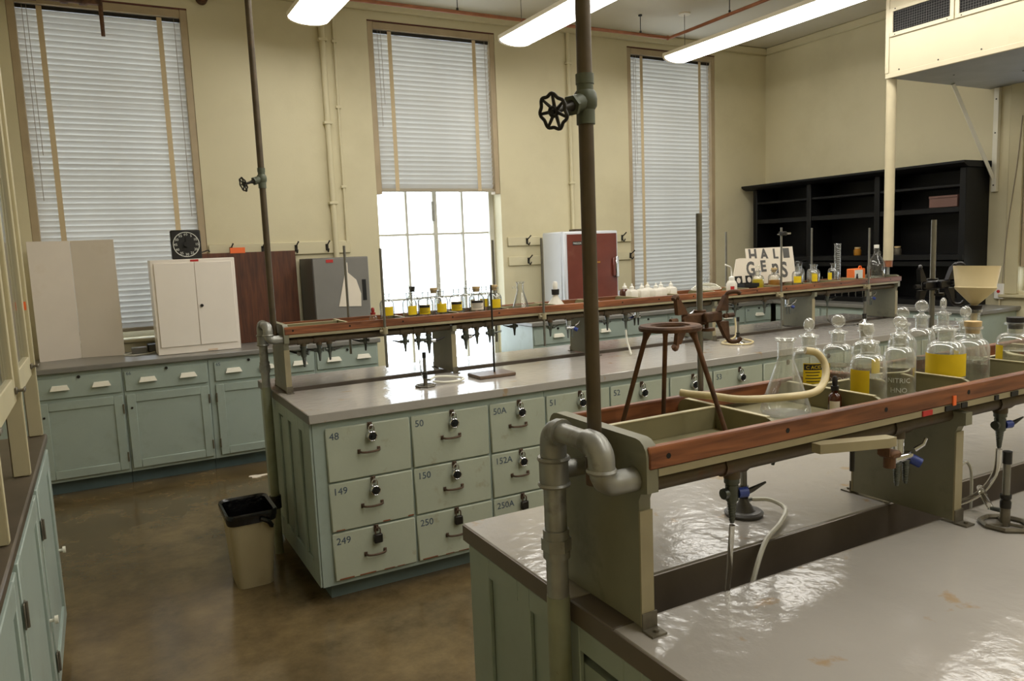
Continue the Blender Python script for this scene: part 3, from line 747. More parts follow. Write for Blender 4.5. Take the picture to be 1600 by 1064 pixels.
bd = thing('ring_binder', 'black ring binder lying flat behind the white cabinet', 'binder', (.42, 6.74, .926))
B(.31, .60, 6.66, 6.82, .926, .988, b=.004).build('cover', 'black_plastic', bd)
B(.315, .595, 6.657, 6.6595, .934, .980).build('page_block', 'print_grey', bd)

# ------------------------------------------------------------------ waste bin and scrap on the floor
wbn = thing('waste_bin', 'beige waste bin with a black liner beside the drawer bench', 'bin', (.565, 3.95, 0))
def ring4(cx, cy, hx, hy, z, r=.04, n=4):
    return [(p[0], p[1], z) for p in rounded(cx-hx, cx+hx, cy-hy, cy+hy, r, n)]
def loft(loops, cap0=True, cap1=False):
    mb = MB(); n = len(loops[0]); vs = [p for l in loops for p in l]; fs = []
    for i in range(len(loops)-1):
        for k in range(n): fs.append((i*n+k, i*n+(k+1) % n, (i+1)*n+(k+1) % n, (i+1)*n+k))
    if cap0: fs.append(tuple(range(n))[::-1])
    if cap1: fs.append(tuple((len(loops)-1)*n+k for k in range(n)))
    return mb.add(vs, fs)
bc = (.565, 3.95)
loft([ring4(*bc, .088, .115, .0), ring4(*bc, .115, .15, .38), ring4(*bc, .112, .147, .38), ring4(*bc, .085, .112, .012)], True, True).build('bin_body', 'bin_beige', wbn)
loft([ring4(*bc, .1165, .1515, .338), ring4(*bc, .122, .157, .362), ring4(*bc, .124, .159, .385), ring4(*bc, .121, .156, .394), ring4(*bc, .108, .143, .385), ring4(*bc, .08, .105, .06)], False, True).build('bin_liner', 'liner_black', wbn)
MB().tube(spline([(.60, 3.79, .36), (.635, 3.785, .34), (.655, 3.79, .305)], 4), [.012]*8+[.004], 8).build('liner_knot', 'liner_black', wbn)
sc_ = MB(); pts = []
for k in range(14):
    a = 2*PI*k/14; r = .05*(1+.35*math.sin(3*a+1)); pts.append((.93+r*1.25*math.cos(a), 5.84+r*.7*math.sin(a)))
tag(MB().prism(pts, 'z', .001, .006).build('paper_scrap', 'paper'), 'small crumpled paper scrap on the brown floor', 'paper')

# ------------------------------------------------------------------ padlocks
def lock_templates():
    sh = MB().tube([(-.013, 0, -.025), (-.013, 0, -.008)]+[(.013*math.cos(PI-PI*k/8), 0, -.008+.013*math.sin(PI*k/8)) for k in range(1, 8)]+[(.013, 0, -.008), (.013, 0, -.025)], .0032, 8)
    body = MB().cyl((0, .011, -.047), (0, -.011, -.047), .0245, 24)
    rim = MB().torus((0, -.0115, -.047), .021, .0035, (0, 1, 0), 24, 6)
    dial = MB().cyl((0, -.0115, -.047), (0, -.016, -.047), .0185, 20).cyl((0, -.0162, -.047), (0, -.024, -.047), .008, 12)
    template('dial_lock', [('lock_body', body, 'chrome', None), ('shackle', sh, 'chrome', None), ('rim', rim, 'chrome', 0), ('dial', dial, 'black_plastic', 0)])
    kb = MB().box(-.021, .021, -.011, .011, -.068, -.024, b=.004)
    sh2 = MB().tube([(-.012, 0, -.024), (-.012, 0, -.006)]+[(.012*math.cos(PI-PI*k/8), 0, -.006+.012*math.sin(PI*k/8)) for k in range(1, 8)]+[(.012, 0, -.006), (.012, 0, -.024)], .0034, 8)
    template('key_lock', [('lock_body', kb, 'dark_metal', None), ('shackle', sh2, 'bronze', None)])
    pull = MB().tube(spline([(-.048, 0, 0), (-.040, -.022, -.002), (0, -.028, -.004), (.040, -.022, -.002), (.048, 0, 0)], 5), [.0055]*21, 8)
    pull.box(-.056, -.040, -.005, 0, -.011, .011, b=.002).box(.040, .056, -.005, 0, -.011, .011, b=.002)
    template('bar_pull', [('pull_handle', pull, 'bronze', None)])
    hs = MB().box(-.012, .012, -.004, 0, -.018, .016, b=.002).torus((0, -.006, .0), .009, .0028, (1, 0, 0), 14, 6)
    template('hasp', [('hasp', hs, 'bronze', None)])
lock_templates()

# ------------------------------------------------------------------ middle bench: drawer units
MF = 3.435
COLS = [(.0, .412), (.422, .84), (.852, 1.18)]
def drawer_unit(x0, nums, label, locks, x_end=None, first=False, lock_rows=3, pulls=True):
    t = thing('drawer_unit', label, 'drawers', (x0+.6, 4.0, 0), 'drawer units of the middle bench')
    xe = x_end or (x0+1.192-.002)
    xl = .80 if first else x0-.008
    MB().box(xl, xe-.008, MF, 4.07, .085, .874).box(xl, xe-.008, 4.24, 4.60, .085, .874).box(xl, xe-.008, 4.07, 4.24, .085, .79).build('body', 'mint_paint', t)
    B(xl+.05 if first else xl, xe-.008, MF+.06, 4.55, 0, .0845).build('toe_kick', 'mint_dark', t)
    rows = [(.585, .842), (.345, .578), (.105, .338)]
    for c, (a, b) in enumerate(COLS):
        for r, (za, zb) in enumerate(rows):
            d = B(x0+a, x0+b, MF-.014, MF-.0005, za, zb, b=.005).build('drawer', 'drawer_paint', t)
            xc = x0+(a+b)/2
            n = nums.get((c, r))
            if n: text(n, .047, face_front(x0+a+.016, MF-.0146, zb-.055), 'number', 'stencil_blue', d)
            hz = zb-.010
            h = fit('bar_pull', t, (xc-.005, MF-.0145, zb-.128)); h.parent = d
            g = fit('hasp', t, (xc+.005, MF-.0145, hz)); g.parent = d
            k = locks.get((c, r))
            if k: put(k[0], 'padlock', k[1], 'padlock', (xc+.008, MF-.030, hz-.002), random.uniform(-.15, .15), 'padlocks on the bench drawers')
            if (c, r) in ((0, 2), (1, 2), (0, 1)) and first:
                q = x0+a+.02      # paint worn off along the lower edge
                while q < x0+b-.03:
                    ln = random.uniform(.03, .09); hh = random.uniform(.003, .007)
                    B(q, min(q+ln, x0+b-.006), MF-.0148, MF-.0142, za+.004, za+.004+hh).build('worn_patch', 'chipped_edge', d); q += ln+random.uniform(.01, .06 if r == 2 else .2)
    if first:
        # panelled end of the bench
        for (a, b) in ((MF+.004, MF+.10), (3.66, 3.72), (3.90, 3.96), (4.12, 4.18), (4.34, 4.40), (4.53, 4.598)):
            B(.788, .7995, a, b, .087, .872, b=.002).build('stile', 'mint_paint', t)
        for (a, b) in ((MF+.10, 3.66), (3.72, 3.90), (3.96, 4.12), (4.18, 4.34), (4.40, 4.53)):
            B(.788, .7995, a, b, .087, .19, b=.002).build('rail', 'mint_paint', t)
            B(.788, .7995, a, b, .81, .872, b=.002).build('rail', 'mint_paint', t)
    return t
def L(l, k='dial_lock'): return (k, l)
n1 = {(0, 0): '48', (0, 1): '149', (0, 2): '249', (1, 0): '50', (1, 1): '150', (1, 2): '250', (2, 0): '50A', (2, 1): '152A', (2, 2): '250A'}
drawer_unit(.856, n1, 'pale green drawer unit with drawers 48 to 250A at the bench end',
            {(0, 0): L('chrome dial padlock on the top corner drawer, number 48'), (0, 1): L('chrome dial padlock on the middle corner drawer, number 149'),
             (0, 2): L('dark keyed padlock on the bottom corner drawer, number 249', 'key_lock'), (1, 0): L('chrome dial padlock on the top drawer of the second column, number 50'),
             (1, 1): L('chrome dial padlock on the middle drawer of the second column, number 150'), (1, 2): L('dark keyed padlock on the bottom drawer of the second column, number 250', 'key_lock'),
             (2, 0): L('chrome dial padlock on the narrow top drawer 50A'), (2, 1): L('chrome dial padlock on the narrow middle drawer 152A'), (2, 2): L('dark keyed padlock on the narrow bottom drawer 250A', 'key_lock')}, first=True)
n2 = {(0, 0): '51', (1, 0): '52'}
drawer_unit(2.048, n2, 'pale green drawer unit with drawers 51 and 52 in the middle bench',
            {(0, 0): L('chrome dial padlock behind the brown riser pipe, on drawer 51'), (1, 0): L('chrome dial padlock seen past the tripod leg, on drawer 52'), (2, 0): L('chrome dial padlock on the unnumbered drawer behind the rusty tripod')})
n3 = {(0, 0): '53'}
drawer_unit(3.240, n3, 'pale green drawer unit with drawer 53 in the middle bench', {(0, 0): L('chrome dial padlock just left of the conical flask, on drawer 53')})
drawer_unit(4.432, {}, 'pale green drawer unit at the far end of the middle bench', {})
tag(MB().box(5.618, 5.93, MF, 4.07, 0, .874).box(5.618, 5.93, 4.24, 4.60, 0, .874).box(5.618, 5.93, 4.07, 4.24, 0, .79).build('end_cabinet', 'mint_paint'), 'plain mint end cabinet under the far end of the middle bench', 'cabinet')

# ------------------------------------------------------------------ bench tops with the steel drain trough
def bench_top(x0, x1, y0, ya, yb, y1, label):
    t = thing('worktop', label, 'worktop', ((x0+x1)/2, (y0+y1)/2, .875))
    B(x0, x1, y0, ya, .876, .92, b=.003).build('slab', 'laminate', t)
    B(x0, x1, yb, y1, .876, .92, b=.003).build('slab', 'laminate', t)
    B(x0, x0+.055, ya+.0005, yb-.0005, .876, .92, b=.002).build('end_block', 'laminate_edge', t)
    tr = MB(); xa = x0+.0555; z = .80
    tr.box(xa, x1, ya+.0005, ya+.006, z, .917); tr.box(xa, x1, yb-.006, yb-.0005, z, .917); tr.box(xa, x1, ya+.006, yb-.006, z, z+.005)
    tr.box(xa, xa+.006, ya+.006, yb-.006, z, .917); tr.box(x1-.006, x1, ya+.006, yb-.006, z, .917)
    tr.build('drain_trough', 'steel_trough', t)
    B(x0-.003, x0-.0003, y0+.004, y1-.004, .877, .918).build('end_strip', 'laminate_edge', t)
    return t
# units below the tops are cut back for the trough by building it shallow over a recess
bench_top(.784, 5.96, 3.41, 4.085, 4.225, 4.63, 'grey laminate top of the middle bench with a steel trough')
bench_top(.786, 5.96, .55, 1.103, 1.249, 1.766, 'worn grey laminate top of the bench carrying the tripod shelf')

# near bench carcase
nb = thing('bench_cabinet', 'pale green panelled bench carcase under the worn grey top', 'cabinet', (3.3, 1.15, 0))
MB().box(.80, 5.93, .58, 1.09, .085, .874).box(.80, 5.93, 1.262, 1.74, .085, .874).box(.80, 5.93, 1.09, 1.262, .085, .79).build('body', 'mint_paint', nb)
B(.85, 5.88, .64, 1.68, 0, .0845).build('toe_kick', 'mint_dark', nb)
for (a, b) in ((.582, .66), (.82, .875), (1.02, 1.075), (1.222, 1.28), (1.425, 1.48), (1.63, 1.738)):
    B(.788, .7995, a, b, .087, .872, b=.002).build('stile', 'mint_paint', nb)
for (a, b) in ((.66, .82), (.875, 1.02), (1.075, 1.222), (1.28, 1.425), (1.48, 1.63)):
    B(.788, .7995, a, b, .82, .872, b=.002).build('rail', 'mint_paint', nb); B(.788, .7995, a, b, .087, .19, b=.002).build('rail', 'mint_paint', nb)

# ------------------------------------------------------------------ taps
def tap_templates():
    for key, k in (('gas_tap', 1.), ('water_tap', 1.2), ('plain_tap', .95)):
        body = MB().cyl((0, 0, 0), (0, 0, -.010), .0155, 14).cyl((0, 0, -.010), (0, 0, -.014), .012, 12).cyl((0, 0, -.014), (0, 0, -.046), .0135, 12)
        body.cyl((-.020, 0, -.030), (.012, 0, -.030), .0085, 10).cyl((-.024, 0, -.030), (-.016, 0, -.030), .011, 10)
        pr = [(.0005, -.094), (.0042, -.094)]
        for i in range(8): z = -.091+i*.0056; pr += [(.0048+i*.0006, z), (.0061+i*.0006, z+.0027)]
        pr.append((.012, -.044))
        nz = MB().lathe(pr, (0, 0, 0), 12)
        knob = MB().cyl((.010, -.006, -.032), (.030, -.011, -.032), .0105, 12)
        lever = MB().tube([(.030, -.011, -.032), (.045, -.012, -.029), (.078, -.015, -.020)], [.0065, .0055, .0022], 8)
        ps = [('tap', body, 'tap_metal', None), ('nozzle', nz, 'tap_metal', 0), ('knob', knob, 'blue_knob' if k == 1. else ('chrome' if k > 1 else 'tap_metal'), 0), ('lever', lever, 'dark_metal', 0)]
        for p in ps:
            if k != 1.: p[1].xf(Matrix.Scale(k, 4))
        template(key, ps)
    # twin chrome turret
    b = MB().cyl((0, 0, 0), (0, 0, -.05), .016, 14).cyl((-.03, -.01, -.045), (.03, -.01, -.045), .012, 12)
    n1 = MB(); n2 = MB()
    for m, xx in ((n1, -.016), (n2, .016)):
        pr = [(.0005, -.109), (.0042, -.109)]
        for i in range(9): z = -.105+i*.0058; pr += [(.0048+i*.0004, z), (.0062+i*.0004, z+.0028)]
        pr.append((.010, -.05)); m.lathe(pr, (xx, -.012, 0), 12)
    k = MB().cyl((.03, -.012, -.05), (.045, -.03, -.062), .012, 10)
    lv = MB().tube([(.035, -.02, -.03), (.052, -.03, -.018), (.06, -.032, -.004)], [.006, .005, .004], 8)
    template('twin_tap', [('twin_tap', b, 'chrome', None), ('nozzle', n1, 'tap_metal', 0), ('nozzle', n2, 'tap_metal', 0), ('knob', k, 'blue_knob', 0), ('lever', lv, 'chrome', 0)])
tap_templates()

# ------------------------------------------------------------------ reagent shelves
RT, RB_ = 1.272, 1.231      # rail top and bottom
TF = 1.222                  # tray floor
def support_poly(yf, yb, top, inner):
    a, b = yf+.026, yb-.026; zt = 1.285 if not inner else 1.2005
    P = []
    if inner:
        P = [(a+.02, .9275), (b-.02, .9275), (b-.02, 1.12)]+[(b-.02+.03*(1-math.cos(t)), 1.12+.03*math.sin(t)) for t in (.5, 1.0, 1.57)]+[(b+.012, 1.19), (b+.012, zt), (a-.012, zt), (a-.012, 1.19)]+[(a-.01-.0+.03*(1-math.sin(t))-.02, 1.12+.03*math.cos(t)) for t in (0.0, .5, 1.0)][::-1]+[(a+.02, 1.12)]
        P = [(a, .9275), (b, .9275), (b, 1.15), (b+.006, 1.165), (b+.024, 1.17), (b+.024, zt), (a-.024, zt), (a-.024, 1.17), (a-.006, 1.165), (a, 1.15)]
    else:
        P = [(a, .9275), (b, .9275), (b, 1.17), (b+.006, 1.183), (b+.024, 1.188)]
        P += [(b+.024-.03+.03*math.cos(t), zt-.03+.03*math.sin(t)) for t in (0, .4, .8, 1.2, 1.57)]
        P += [(a-.024+.03-.03*math.sin(t), zt-.03+.03*math.cos(t)) for t in (0, .4, .8, 1.2, 1.57)]
        P += [(a-.024, 1.188), (a-.006, 1.183), (a, 1.17)]
    return P
def reagent_shelf(yf, yb, label, taps_f, taps_b, longs, name='reagent_shelf'):
    x0, x1 = .840, 5.87
    t = thing(name, label, 'shelf', ((x0+x1)/2, (yf+yb)/2, .92))
    xs = [x0, 1.80, 2.81, 3.83, 4.86, x1]
    for i, xx in enumerate(xs):
        inner = 0 < i < 5
        s = MB().prism(support_poly(yf, yb, 1.285, inner), 'x', xx-.013, xx+.013).build('support_plate', 'shelf_paint', t)
        for yy, d in ((yf+.026, -1), (yb-.026, 1)):      # lighter flange along each upright edge, and the clip at its foot
            B(xx-.0145, xx+.0145, yy, yy+d*.004, .9275, 1.15).build('flange', 'shelf_edge', s)
            c = MB().box(xx-.016, xx+.018, yy+d*.005, yy+d*.008, .9205, .955).box(xx-.016, xx+.018, yy+d*.008, yy+d*.036, .9205, .9245)
            c.cyl((xx+.002, yy+d*.024, .9245), (xx+.002, yy+d*.024, .929), .005, 8).build('foot_clip', 'hinge_metal', s)
    a, b = x0-.008, x1+.03
    fr = MB().box(a, b, yf-.001, yf+.0185, RB_, RT, b=.003).build('front_rail', 'rail_wood', t)
    rr = MB().box(a, b, yb-.0185, yb+.001, RB_, RT, b=.003).build('rear_rail', 'rail_wood', t)
    k = x0+.035
    sm = MB(); k2 = k
    while k2 < x1: sm.cyl((k2, yf-.0015, 1.252), (k2, yf-.0008, 1.252), .0055, 8); k2 += .305
    sm.build('screw_hole_shade', 'hole_shade_black', fr)  # black discs on the solid rail, the shade of screw holes as colour
    B(x0+.0135, x1-.0135, yf+.0187, yb-.0187, TF-.005, TF).build('tray_floor', 'tray_paint', t)
    B(x0+.0135, x1-.0135, yf+.001, yf+.006, 1.2165, RB_-.0005).build('edge_angle', 'shelf_edge', t)
    B(x0+.0135, x1-.0135, yb-.006, yb-.001, 1.2165, RB_-.0005).build('edge_angle', 'shelf_edge', t)
    q = x0+.335
    while q < x1-.1:
        pl = rounded(yf+.019, yb-.019, TF-.02, RT-.001, .028, 5, (1, 1, 0, 0)); pl = [(p, max(r, TF+.0005)) for p, r in pl]
        d = MB().prism(pl, 'x', q-.005, q+.005).build('divider', 'tray_paint', t)
        MB().box(q-.006, q+.006, yf+.045, yb-.045, RT-.0008, RT+.0012).build('divider_lip', 'divider_top', d)
        q += .335
    for (xa, xb, yy) in longs:
        d = B(xa, xb, yy-.005, yy+.005, TF+.0005, RT-.003).build('divider', 'tray_paint', t)
        B(xa, xb, yy-.006, yy+.006, RT-.0028, RT-.0008).build('divider_lip', 'divider_top', d)
    for yy, taps in ((yf+.050, taps_f), (yb-.050, taps_b)):
        zc = 1.191
        for i in range(5):
            MB().cyl((xs[i]+.0135, yy, zc), (xs[i+1]-.0135, yy, zc), .0185, 12).build('gas_pipe', 'pipe_dark', t)
        for (tx, kind, rz) in taps:
            te = MB().cyl((tx-.032, yy, zc), (tx+.030, yy, zc), .0225, 12).cyl((tx, yy, zc), (tx, yy, zc-.030), .017, 12)
            te.build('tee', 'pipe_dark', t)
            fit(kind, t, (tx, yy, zc-.0302), rz)
    return t
fa = .08
taps_mid_f = [(.935, 'water_tap', 2.6), (1.02, 'plain_tap', 2.9), (1.075, 'plain_tap', 0), (1.51, 'plain_tap', 3.0), (1.59, 'plain_tap', .2), (1.655, 'water_tap', 0), (1.89, 'water_tap', .4), (1.965, 'plain_tap', 1.2), (2.05, 'plain_tap', 0),
              (2.48, 'plain_tap', .3), (2.62, 'twin_tap', 0), (2.92, 'plain_tap', 3.0), (3.07, 'plain_tap', 0), (3.58, 'twin_tap', 0), (4.06, 'plain_tap', .2), (4.36, 'plain_tap', .5), (4.60, 'twin_tap', 0), (5.05, 'plain_tap', 0), (5.56, 'twin_tap', .3)]
taps_mid_b = [(1.35, 'plain_tap', 3.1), (2.35, 'plain_tap', 3.1), (3.35, 'twin_tap', 3.1), (4.30, 'plain_tap', 3.1)]
reagent_shelf(4.018, 4.352, 'long wood-railed reagent shelf on the middle bench', taps_mid_f, taps_mid_b, [(.855, 1.168, 4.22), (2.19, 2.508, 4.24)])
taps_n_f = [(1.079, 'gas_tap', 0), (1.60, 'twin_tap', 0), (2.02, 'gas_tap', 0), (2.62, 'gas_tap', 0), (3.6, 'twin_tap', 0)]
taps_n_b = [(.935, 'gas_tap', 3.1), (1.45, 'gas_tap', 3.1), (2.2, 'gas_tap', 3.1)]
ns = reagent_shelf(1.042, 1.376, 'wood-railed reagent shelf holding the rusty tripod and glass bottles', taps_n_f, taps_n_b, [(.855, 1.168, 1.235), (1.518, 1.838, 1.262), (2.188, 2.508, 1.240), (2.522, 2.84, 1.255)])
# printed strips and stickers under the near rail
for (xa, xb, m) in ((1.70, 1.755, 'print_black'), (1.762, 1.785, 'print_black'), (1.90, 1.915, 'print_black'), (1.97, 2.0, 'print_black'), (1.615, 1.65, 'red_tag')):
    B(xa, xb, 1.0395, 1.0428, 1.2175, 1.2295).build('tag_strip', m, ns)
B(1.726, 1.738, 1.0383, 1.0408, 1.228, 1.251).build('orange_sticker', 'orange_tag', ns)

# ------------------------------------------------------------------ pipe stacks at the bench ends and vent risers
def stack(y, label, ztop):
    t = thing('drain_stack', label, 'pipe', (.755, y, 0), 'drain stacks at the bench ends')
    X = .755; r = .0225
    MB().cyl((X, y, 0), (X, y, .94), r+.001, 16).build('painted_pipe', 'pipe_mint', t)
    MB().cyl((X, y, .9402), (X, y, 1.165), r, 16).build('pipe_run', 'pipe_grey', t)
    MB().cyl((X, y, .26), (X, y, .33), r+.009, 12).build('coupling', 'dark_metal', t)
    u = MB().cyl((X, y, 1.035), (X, y, 1.06), r+.008, 6).cyl((X, y, 1.02), (X, y, 1.035), r+.005, 16).cyl((X, y, 1.06), (X, y, 1.078), r+.004, 16)
    u.build('union', 'pipe_grey', t)
    te = MB().cyl((X, y, 1.165), (X, y, 1.225), r+.007, 16).cyl((X, y, 1.195), (.826, y, 1.195), r*.8, 14)
    te.build('tee', 'pipe_grey', t)
    el = MB().tube([(X, y, 1.2255), (X, y, 1.245)]+[(X, y-.03+.03*math.cos(a), 1.25+.03*math.sin(a)) for a in [PI/2*k/6 for k in range(7)]]+[(X, y-.035, 1.28)], r+.004, 14)
    el.build('elbow', 'pipe_grey', t)
    MB().cyl((X, y-.0352, 1.28), (X, y-.120, 1.28), r-.003, 14).build('cross_pipe', 'pipe_grey', t)
    e2 = MB().tube([(X, y-.1202, 1.28)]+[(X, y-.135-.028*math.sin(a), 1.252+.028*math.cos(a)) for a in [PI/2*k/6 for k in range(7)]]+[(X, y-.163, 1.236)], r+.002, 14)
    e2.build('elbow', 'pipe_grey', t)
    e3 = MB().tube([(X, y-.163, 1.2355), (X, y-.163, 1.232)]+[(X+.028-.028*math.cos(a), y-.163, 1.232-.024*math.sin(a)) for a in [PI/2*k/6 for k in range(7)]]+[(X+.040, y-.163, 1.208), (.826, y-.163, 1.208)], r, 14)
    e3.build('elbow', 'pipe_grey', t)
    MB().torus((X, y-.163, 1.236), r+.001, .005, (0, 0, 1), 18, 6).build('rib', 'pipe_grey', t)
    for z in (1.17, 1.222): MB().torus((X, y, z), r+.006, .005, (0, 0, 1), 20, 6).build('rib', 'pipe_grey', t)
    return t
stack(1.243, 'grey and green drain stack beside the reagent shelf with the tripod', 0)
stack(4.219, 'grey and green drain stack at the end of the drawer bench by the bin', 0)
def riser(x, y, r, zv, wheel_r, label, zb=1.235):
    t = thing('riser_pipe', label, 'pipe', (x, y, zb), 'riser pipes at the bench ends')
    MB().cyl((x, y, zb), (x, y, zv-.04*r/.0135), r, 16).build('pipe_run', 'pipe_dark', t)
    MB().cyl((x, y, zv+.045*r/.0135), (x, y, ZC-.001), r, 16).build('pipe_run', 'pipe_dark', t)
    MB().cyl((x, y, zb-.055), (x, y, zb-.0003), r*1.35, 14).tube([(x, y, zb-.035), (.826, y, zb-.038)], r*1.1, 12).build('elbow', 'pipe_dark', t)
    k = r/.0135
    v = MB().cyl((x, y, zv-.04*k), (x, y, zv-.014*k), r*1.22, 16)
    v.lathe([(r*1.22, -.016*k), (r*1.5, -.010*k), (r*1.55, .002*k), (r*1.45, .012*k), (r*1.2, .017*k)], (x, y, zv), 18)
    v.cyl((x, y, zv+.015*k), (x, y, zv+.028*k), r*1.1, 16).cyl((x, y, zv+.028*k), (x, y, zv+.045*k), r*1.2, 16)
    d = Vector((-.93, -.264, -.30)).normalized(); p = Vector((x, y, zv))
    v.tube([p+d*r*.8, p+d*(.022*k), p+d*(.034*k)], [r*1.15, r*1.2, r*1.05], 14).tube([p+d*.034*k, p+d*.040*k], r*1.35, 6)
    vb = v.build('valve_body', 'pipe_green', t)
    c = p+d*(.088*k)
    MB().tube([p+d*.0402*k, p+d*.055*k, c+d*.004], [r*.75, r*.42, r*.35], 10).build('stem', 'dark_metal', vb)
    wh = MB(); u = d.cross(Vector((0, 0, 1))).normalized(); ww = u.cross(d)
    N = 56; pts = []
    for i in range(N):
        a = 2*PI*i/N; rr = wheel_r*(1+.075*math.cos(7*a)); pts.append(c+(u*math.cos(a)+ww*math.sin(a))*rr)
    wh.tube(pts, wheel_r*.11, 8, closed=True)
    for i in range(7):
        a = 2*PI*i/7; e = (u*math.cos(a)+ww*math.sin(a)); wh.tube([c+e*wheel_r*.25-d*.004, c+e*wheel_r*1.04], [wheel_r*.12, wheel_r*.09], 6)
    wh.torus(c, wheel_r*.28, wheel_r*.10, d, 20, 6)
    wh.build('handwheel', 'dark_metal', vb)
    return t
riser(.803, 1.169, .0140, 1.893, .029, 'brown riser pipe with handwheel valve above the tripod shelf')
riser(.803, 4.145, .0165, 2.045, .034, 'thin brown riser pipe with small valve beside the white cabinet')

# ------------------------------------------------------------------ support rods clamped to the shelves
def support_rod(x, y, z0, z1, side, label, grp, r=.0075, extra=None):
    t = thing('support_rod', label, 'rod', (x, y, z0), grp)
    MB().cyl((x, y, z0), (x, y, z1), r, 10).build('rod_shaft', 'rod_steel', t)
    s = 1 if side == 'f' else -1        # arm runs back to the shelf edge
    e = y+s*.034
    c = MB().box(x-.02, x+.016, min(y+s*.010, e), max(y+s*.010, e), 1.196, 1.228, b=.003)
    c.cyl((x, y, 1.194), (x, y, 1.230), r+.008, 12).cyl((x-.03, y, 1.212), (x-.008, y, 1.212), .006, 8)
    c.build('rod_holder', 'shelf_edge', t)
    return t
G1 = 'support rods on the far shelf'
support_rod(1.365, 3.982, 1.008, 1.662, 'f', 'steel support rod on the front rail beside the red dropper bottle', G1)
support_rod(2.385, 3.982, 1.028, 1.688, 'f', 'steel support rod on the front rail beside the conical flask', G1)
support_rod(4.44, 3.982, .955, 1.705, 'f', 'steel support rod with a small clamp in front of the letter sign', G1)
support_rod(5.43, 3.982, 1.07, 1.68, 'f', 'steel support rod on the front rail beside the orange carton', G1)
support_rod(1.285, 4.388, 1.05, 1.688, 'b', 'steel support rod in front of the grey cabinet', G1)
support_rod(2.262, 4.388, 1.03, 1.691, 'b', 'steel support rod against the right jamb of the bare window', G1)
support_rod(4.29, 4.388, 1.05, 1.692, 'b', 'steel support rod beside the letter sign and wash bottle', G1)
support_rod(5.25, 4.388, 1.05, 1.70, 'b', 'steel support rod behind the measuring cylinder bottles', G1)
r1 = support_rod(1.292, 1.412, 1.05, 1.70, 'b', 'steel support rod carrying the rusty burette clamp', 'support rods on the tripod shelf')
r2 = support_rod(2.222, 1.412, 1.05, 1.668, 'b', 'steel support rod carrying the black burette clamp', 'support rods on the tripod shelf')
# small chrome clamp on one far rod
cl = thing('boss_clamp', 'small chrome boss clamp on the rod by the letter sign', 'clamp', (4.44, 3.982, 1.66))
MB().box(4.425, 4.47, 3.955, 4.0, 1.645, 1.675, b=.004).build('clamp_block', 'dark_metal', cl)
MB().cyl((4.471, 3.975, 1.66), (4.51, 3.975, 1.66), .005, 8).cyl((4.51, 3.96, 1.66), (4.51, 3.99, 1.66), .007, 8).build('thumbscrew', 'chrome', cl)
MB().cyl((4.4245, 3.975, 1.66), (4.39, 3.975, 1.655), .004, 8).build('prong', 'chrome', cl)
# rail bracket without rod on the near shelf
bk = thing('rod_bracket', 'empty tan rod bracket sticking out below the near front rail', 'bracket', (1.34, 1.02, 1.2))
MB().prism([(1.25, 1.041), (1.285, 1.041), (1.42, .995), (1.42, .97), (1.395, .97), (1.25, 1.02)], 'z', 1.196, 1.2155).build('arm', 'shelf_edge', bk)
MB().box(1.396, 1.428, .962, .998, 1.172, 1.187, b=.004).cyl((1.412, .98, 1.15), (1.412, .98, 1.172), .012, 12).box(1.392, 1.395, .966, .994, 1.178, 1.1955).build('socket', 'rust', bk)
MB().cyl((1.345, 1.018, 1.145), (1.345, 1.018, 1.187), .005, 8).build('set_screw', 'dark_metal', bk)

# rusty double burette clamp
def burette_clamp(x, y, z, mats, label, w=.095, flip=1):
    t = thing('burette_clamp', label, 'clamp', (x, y, z))
    m1, m2 = mats
    MB().box(x-w*.86, x+w*.72, y-.020, y-.0095, z-.014, z+.012, b=.004).build('cross_bar', m1, t)
    MB().cyl((x, y, z-.018), (x, y, z+.017), .0155, 12).box(x-.012, x+.012, y-.035, y-.0205, z-.012, z+.012, b=.003).build('rod_boss', m1, t)
    MB().cyl((x+.018, y-.004, z-.035), (x+.018, y-.004, z-.028), .02, 12).cyl((x+.018, y-.004, z-.028), (x+.018, y-.004, z-.012), .005, 8).build('thumbscrew', m1, t)
    for s, xe in ((-1, x-w*.86), (1, x+w*.72)):
        up = MB().prism([(xe-.016, z+.012), (xe+.016, z+.012), (xe+s*.012+.004, z+.05), (xe+s*.014-.006, z+.05)], 'y', y-.021, y-.0085)
        up.tube(spline([(xe+s*.013, y-.015, z+.048), (xe+s*.018, y-.02, z+.056), (xe+s*.034, y-.03, z+.058), (xe+s*.042, y-.034, z+.052)], 4), .0055, 8)
        up.build('upper_jaw', m2, t)
        lo = MB().prism([(xe-.016, z-.014), (xe+.016, z-.014), (xe+s*.014+.006, z-.058), (xe+s*.016-.006, z-.058)], 'y', y-.021, y-.0085)
        lo.tube(spline([(xe+s*.015, y-.015, z-.056), (xe+s*.022, y-.02, z-.066), (xe+s*.036, y-.03, z-.066), (xe+s*.044, y-.034, z-.058)], 4), .0055, 8)
        lo.build('lower_jaw', m2, t)
        MB().cyl((xe, y-.022, z), (xe, y-.03, z), .006, 8).cyl((xe+s*.016, y-.016, z-.001), (xe+s*.036, y-.016, z-.001), .006, 8).build('pivot_screw', m1, t)
    return t
burette_clamp(1.292, 1.412, 1.448, ('rust', 'rust'), 'rusty double burette clamp on the rod behind the tripod', .082)
burette_clamp(2.222, 1.412, 1.475, ('black_clamp', 'black_clamp'), 'black double burette clamp beside the cream funnel', .085)

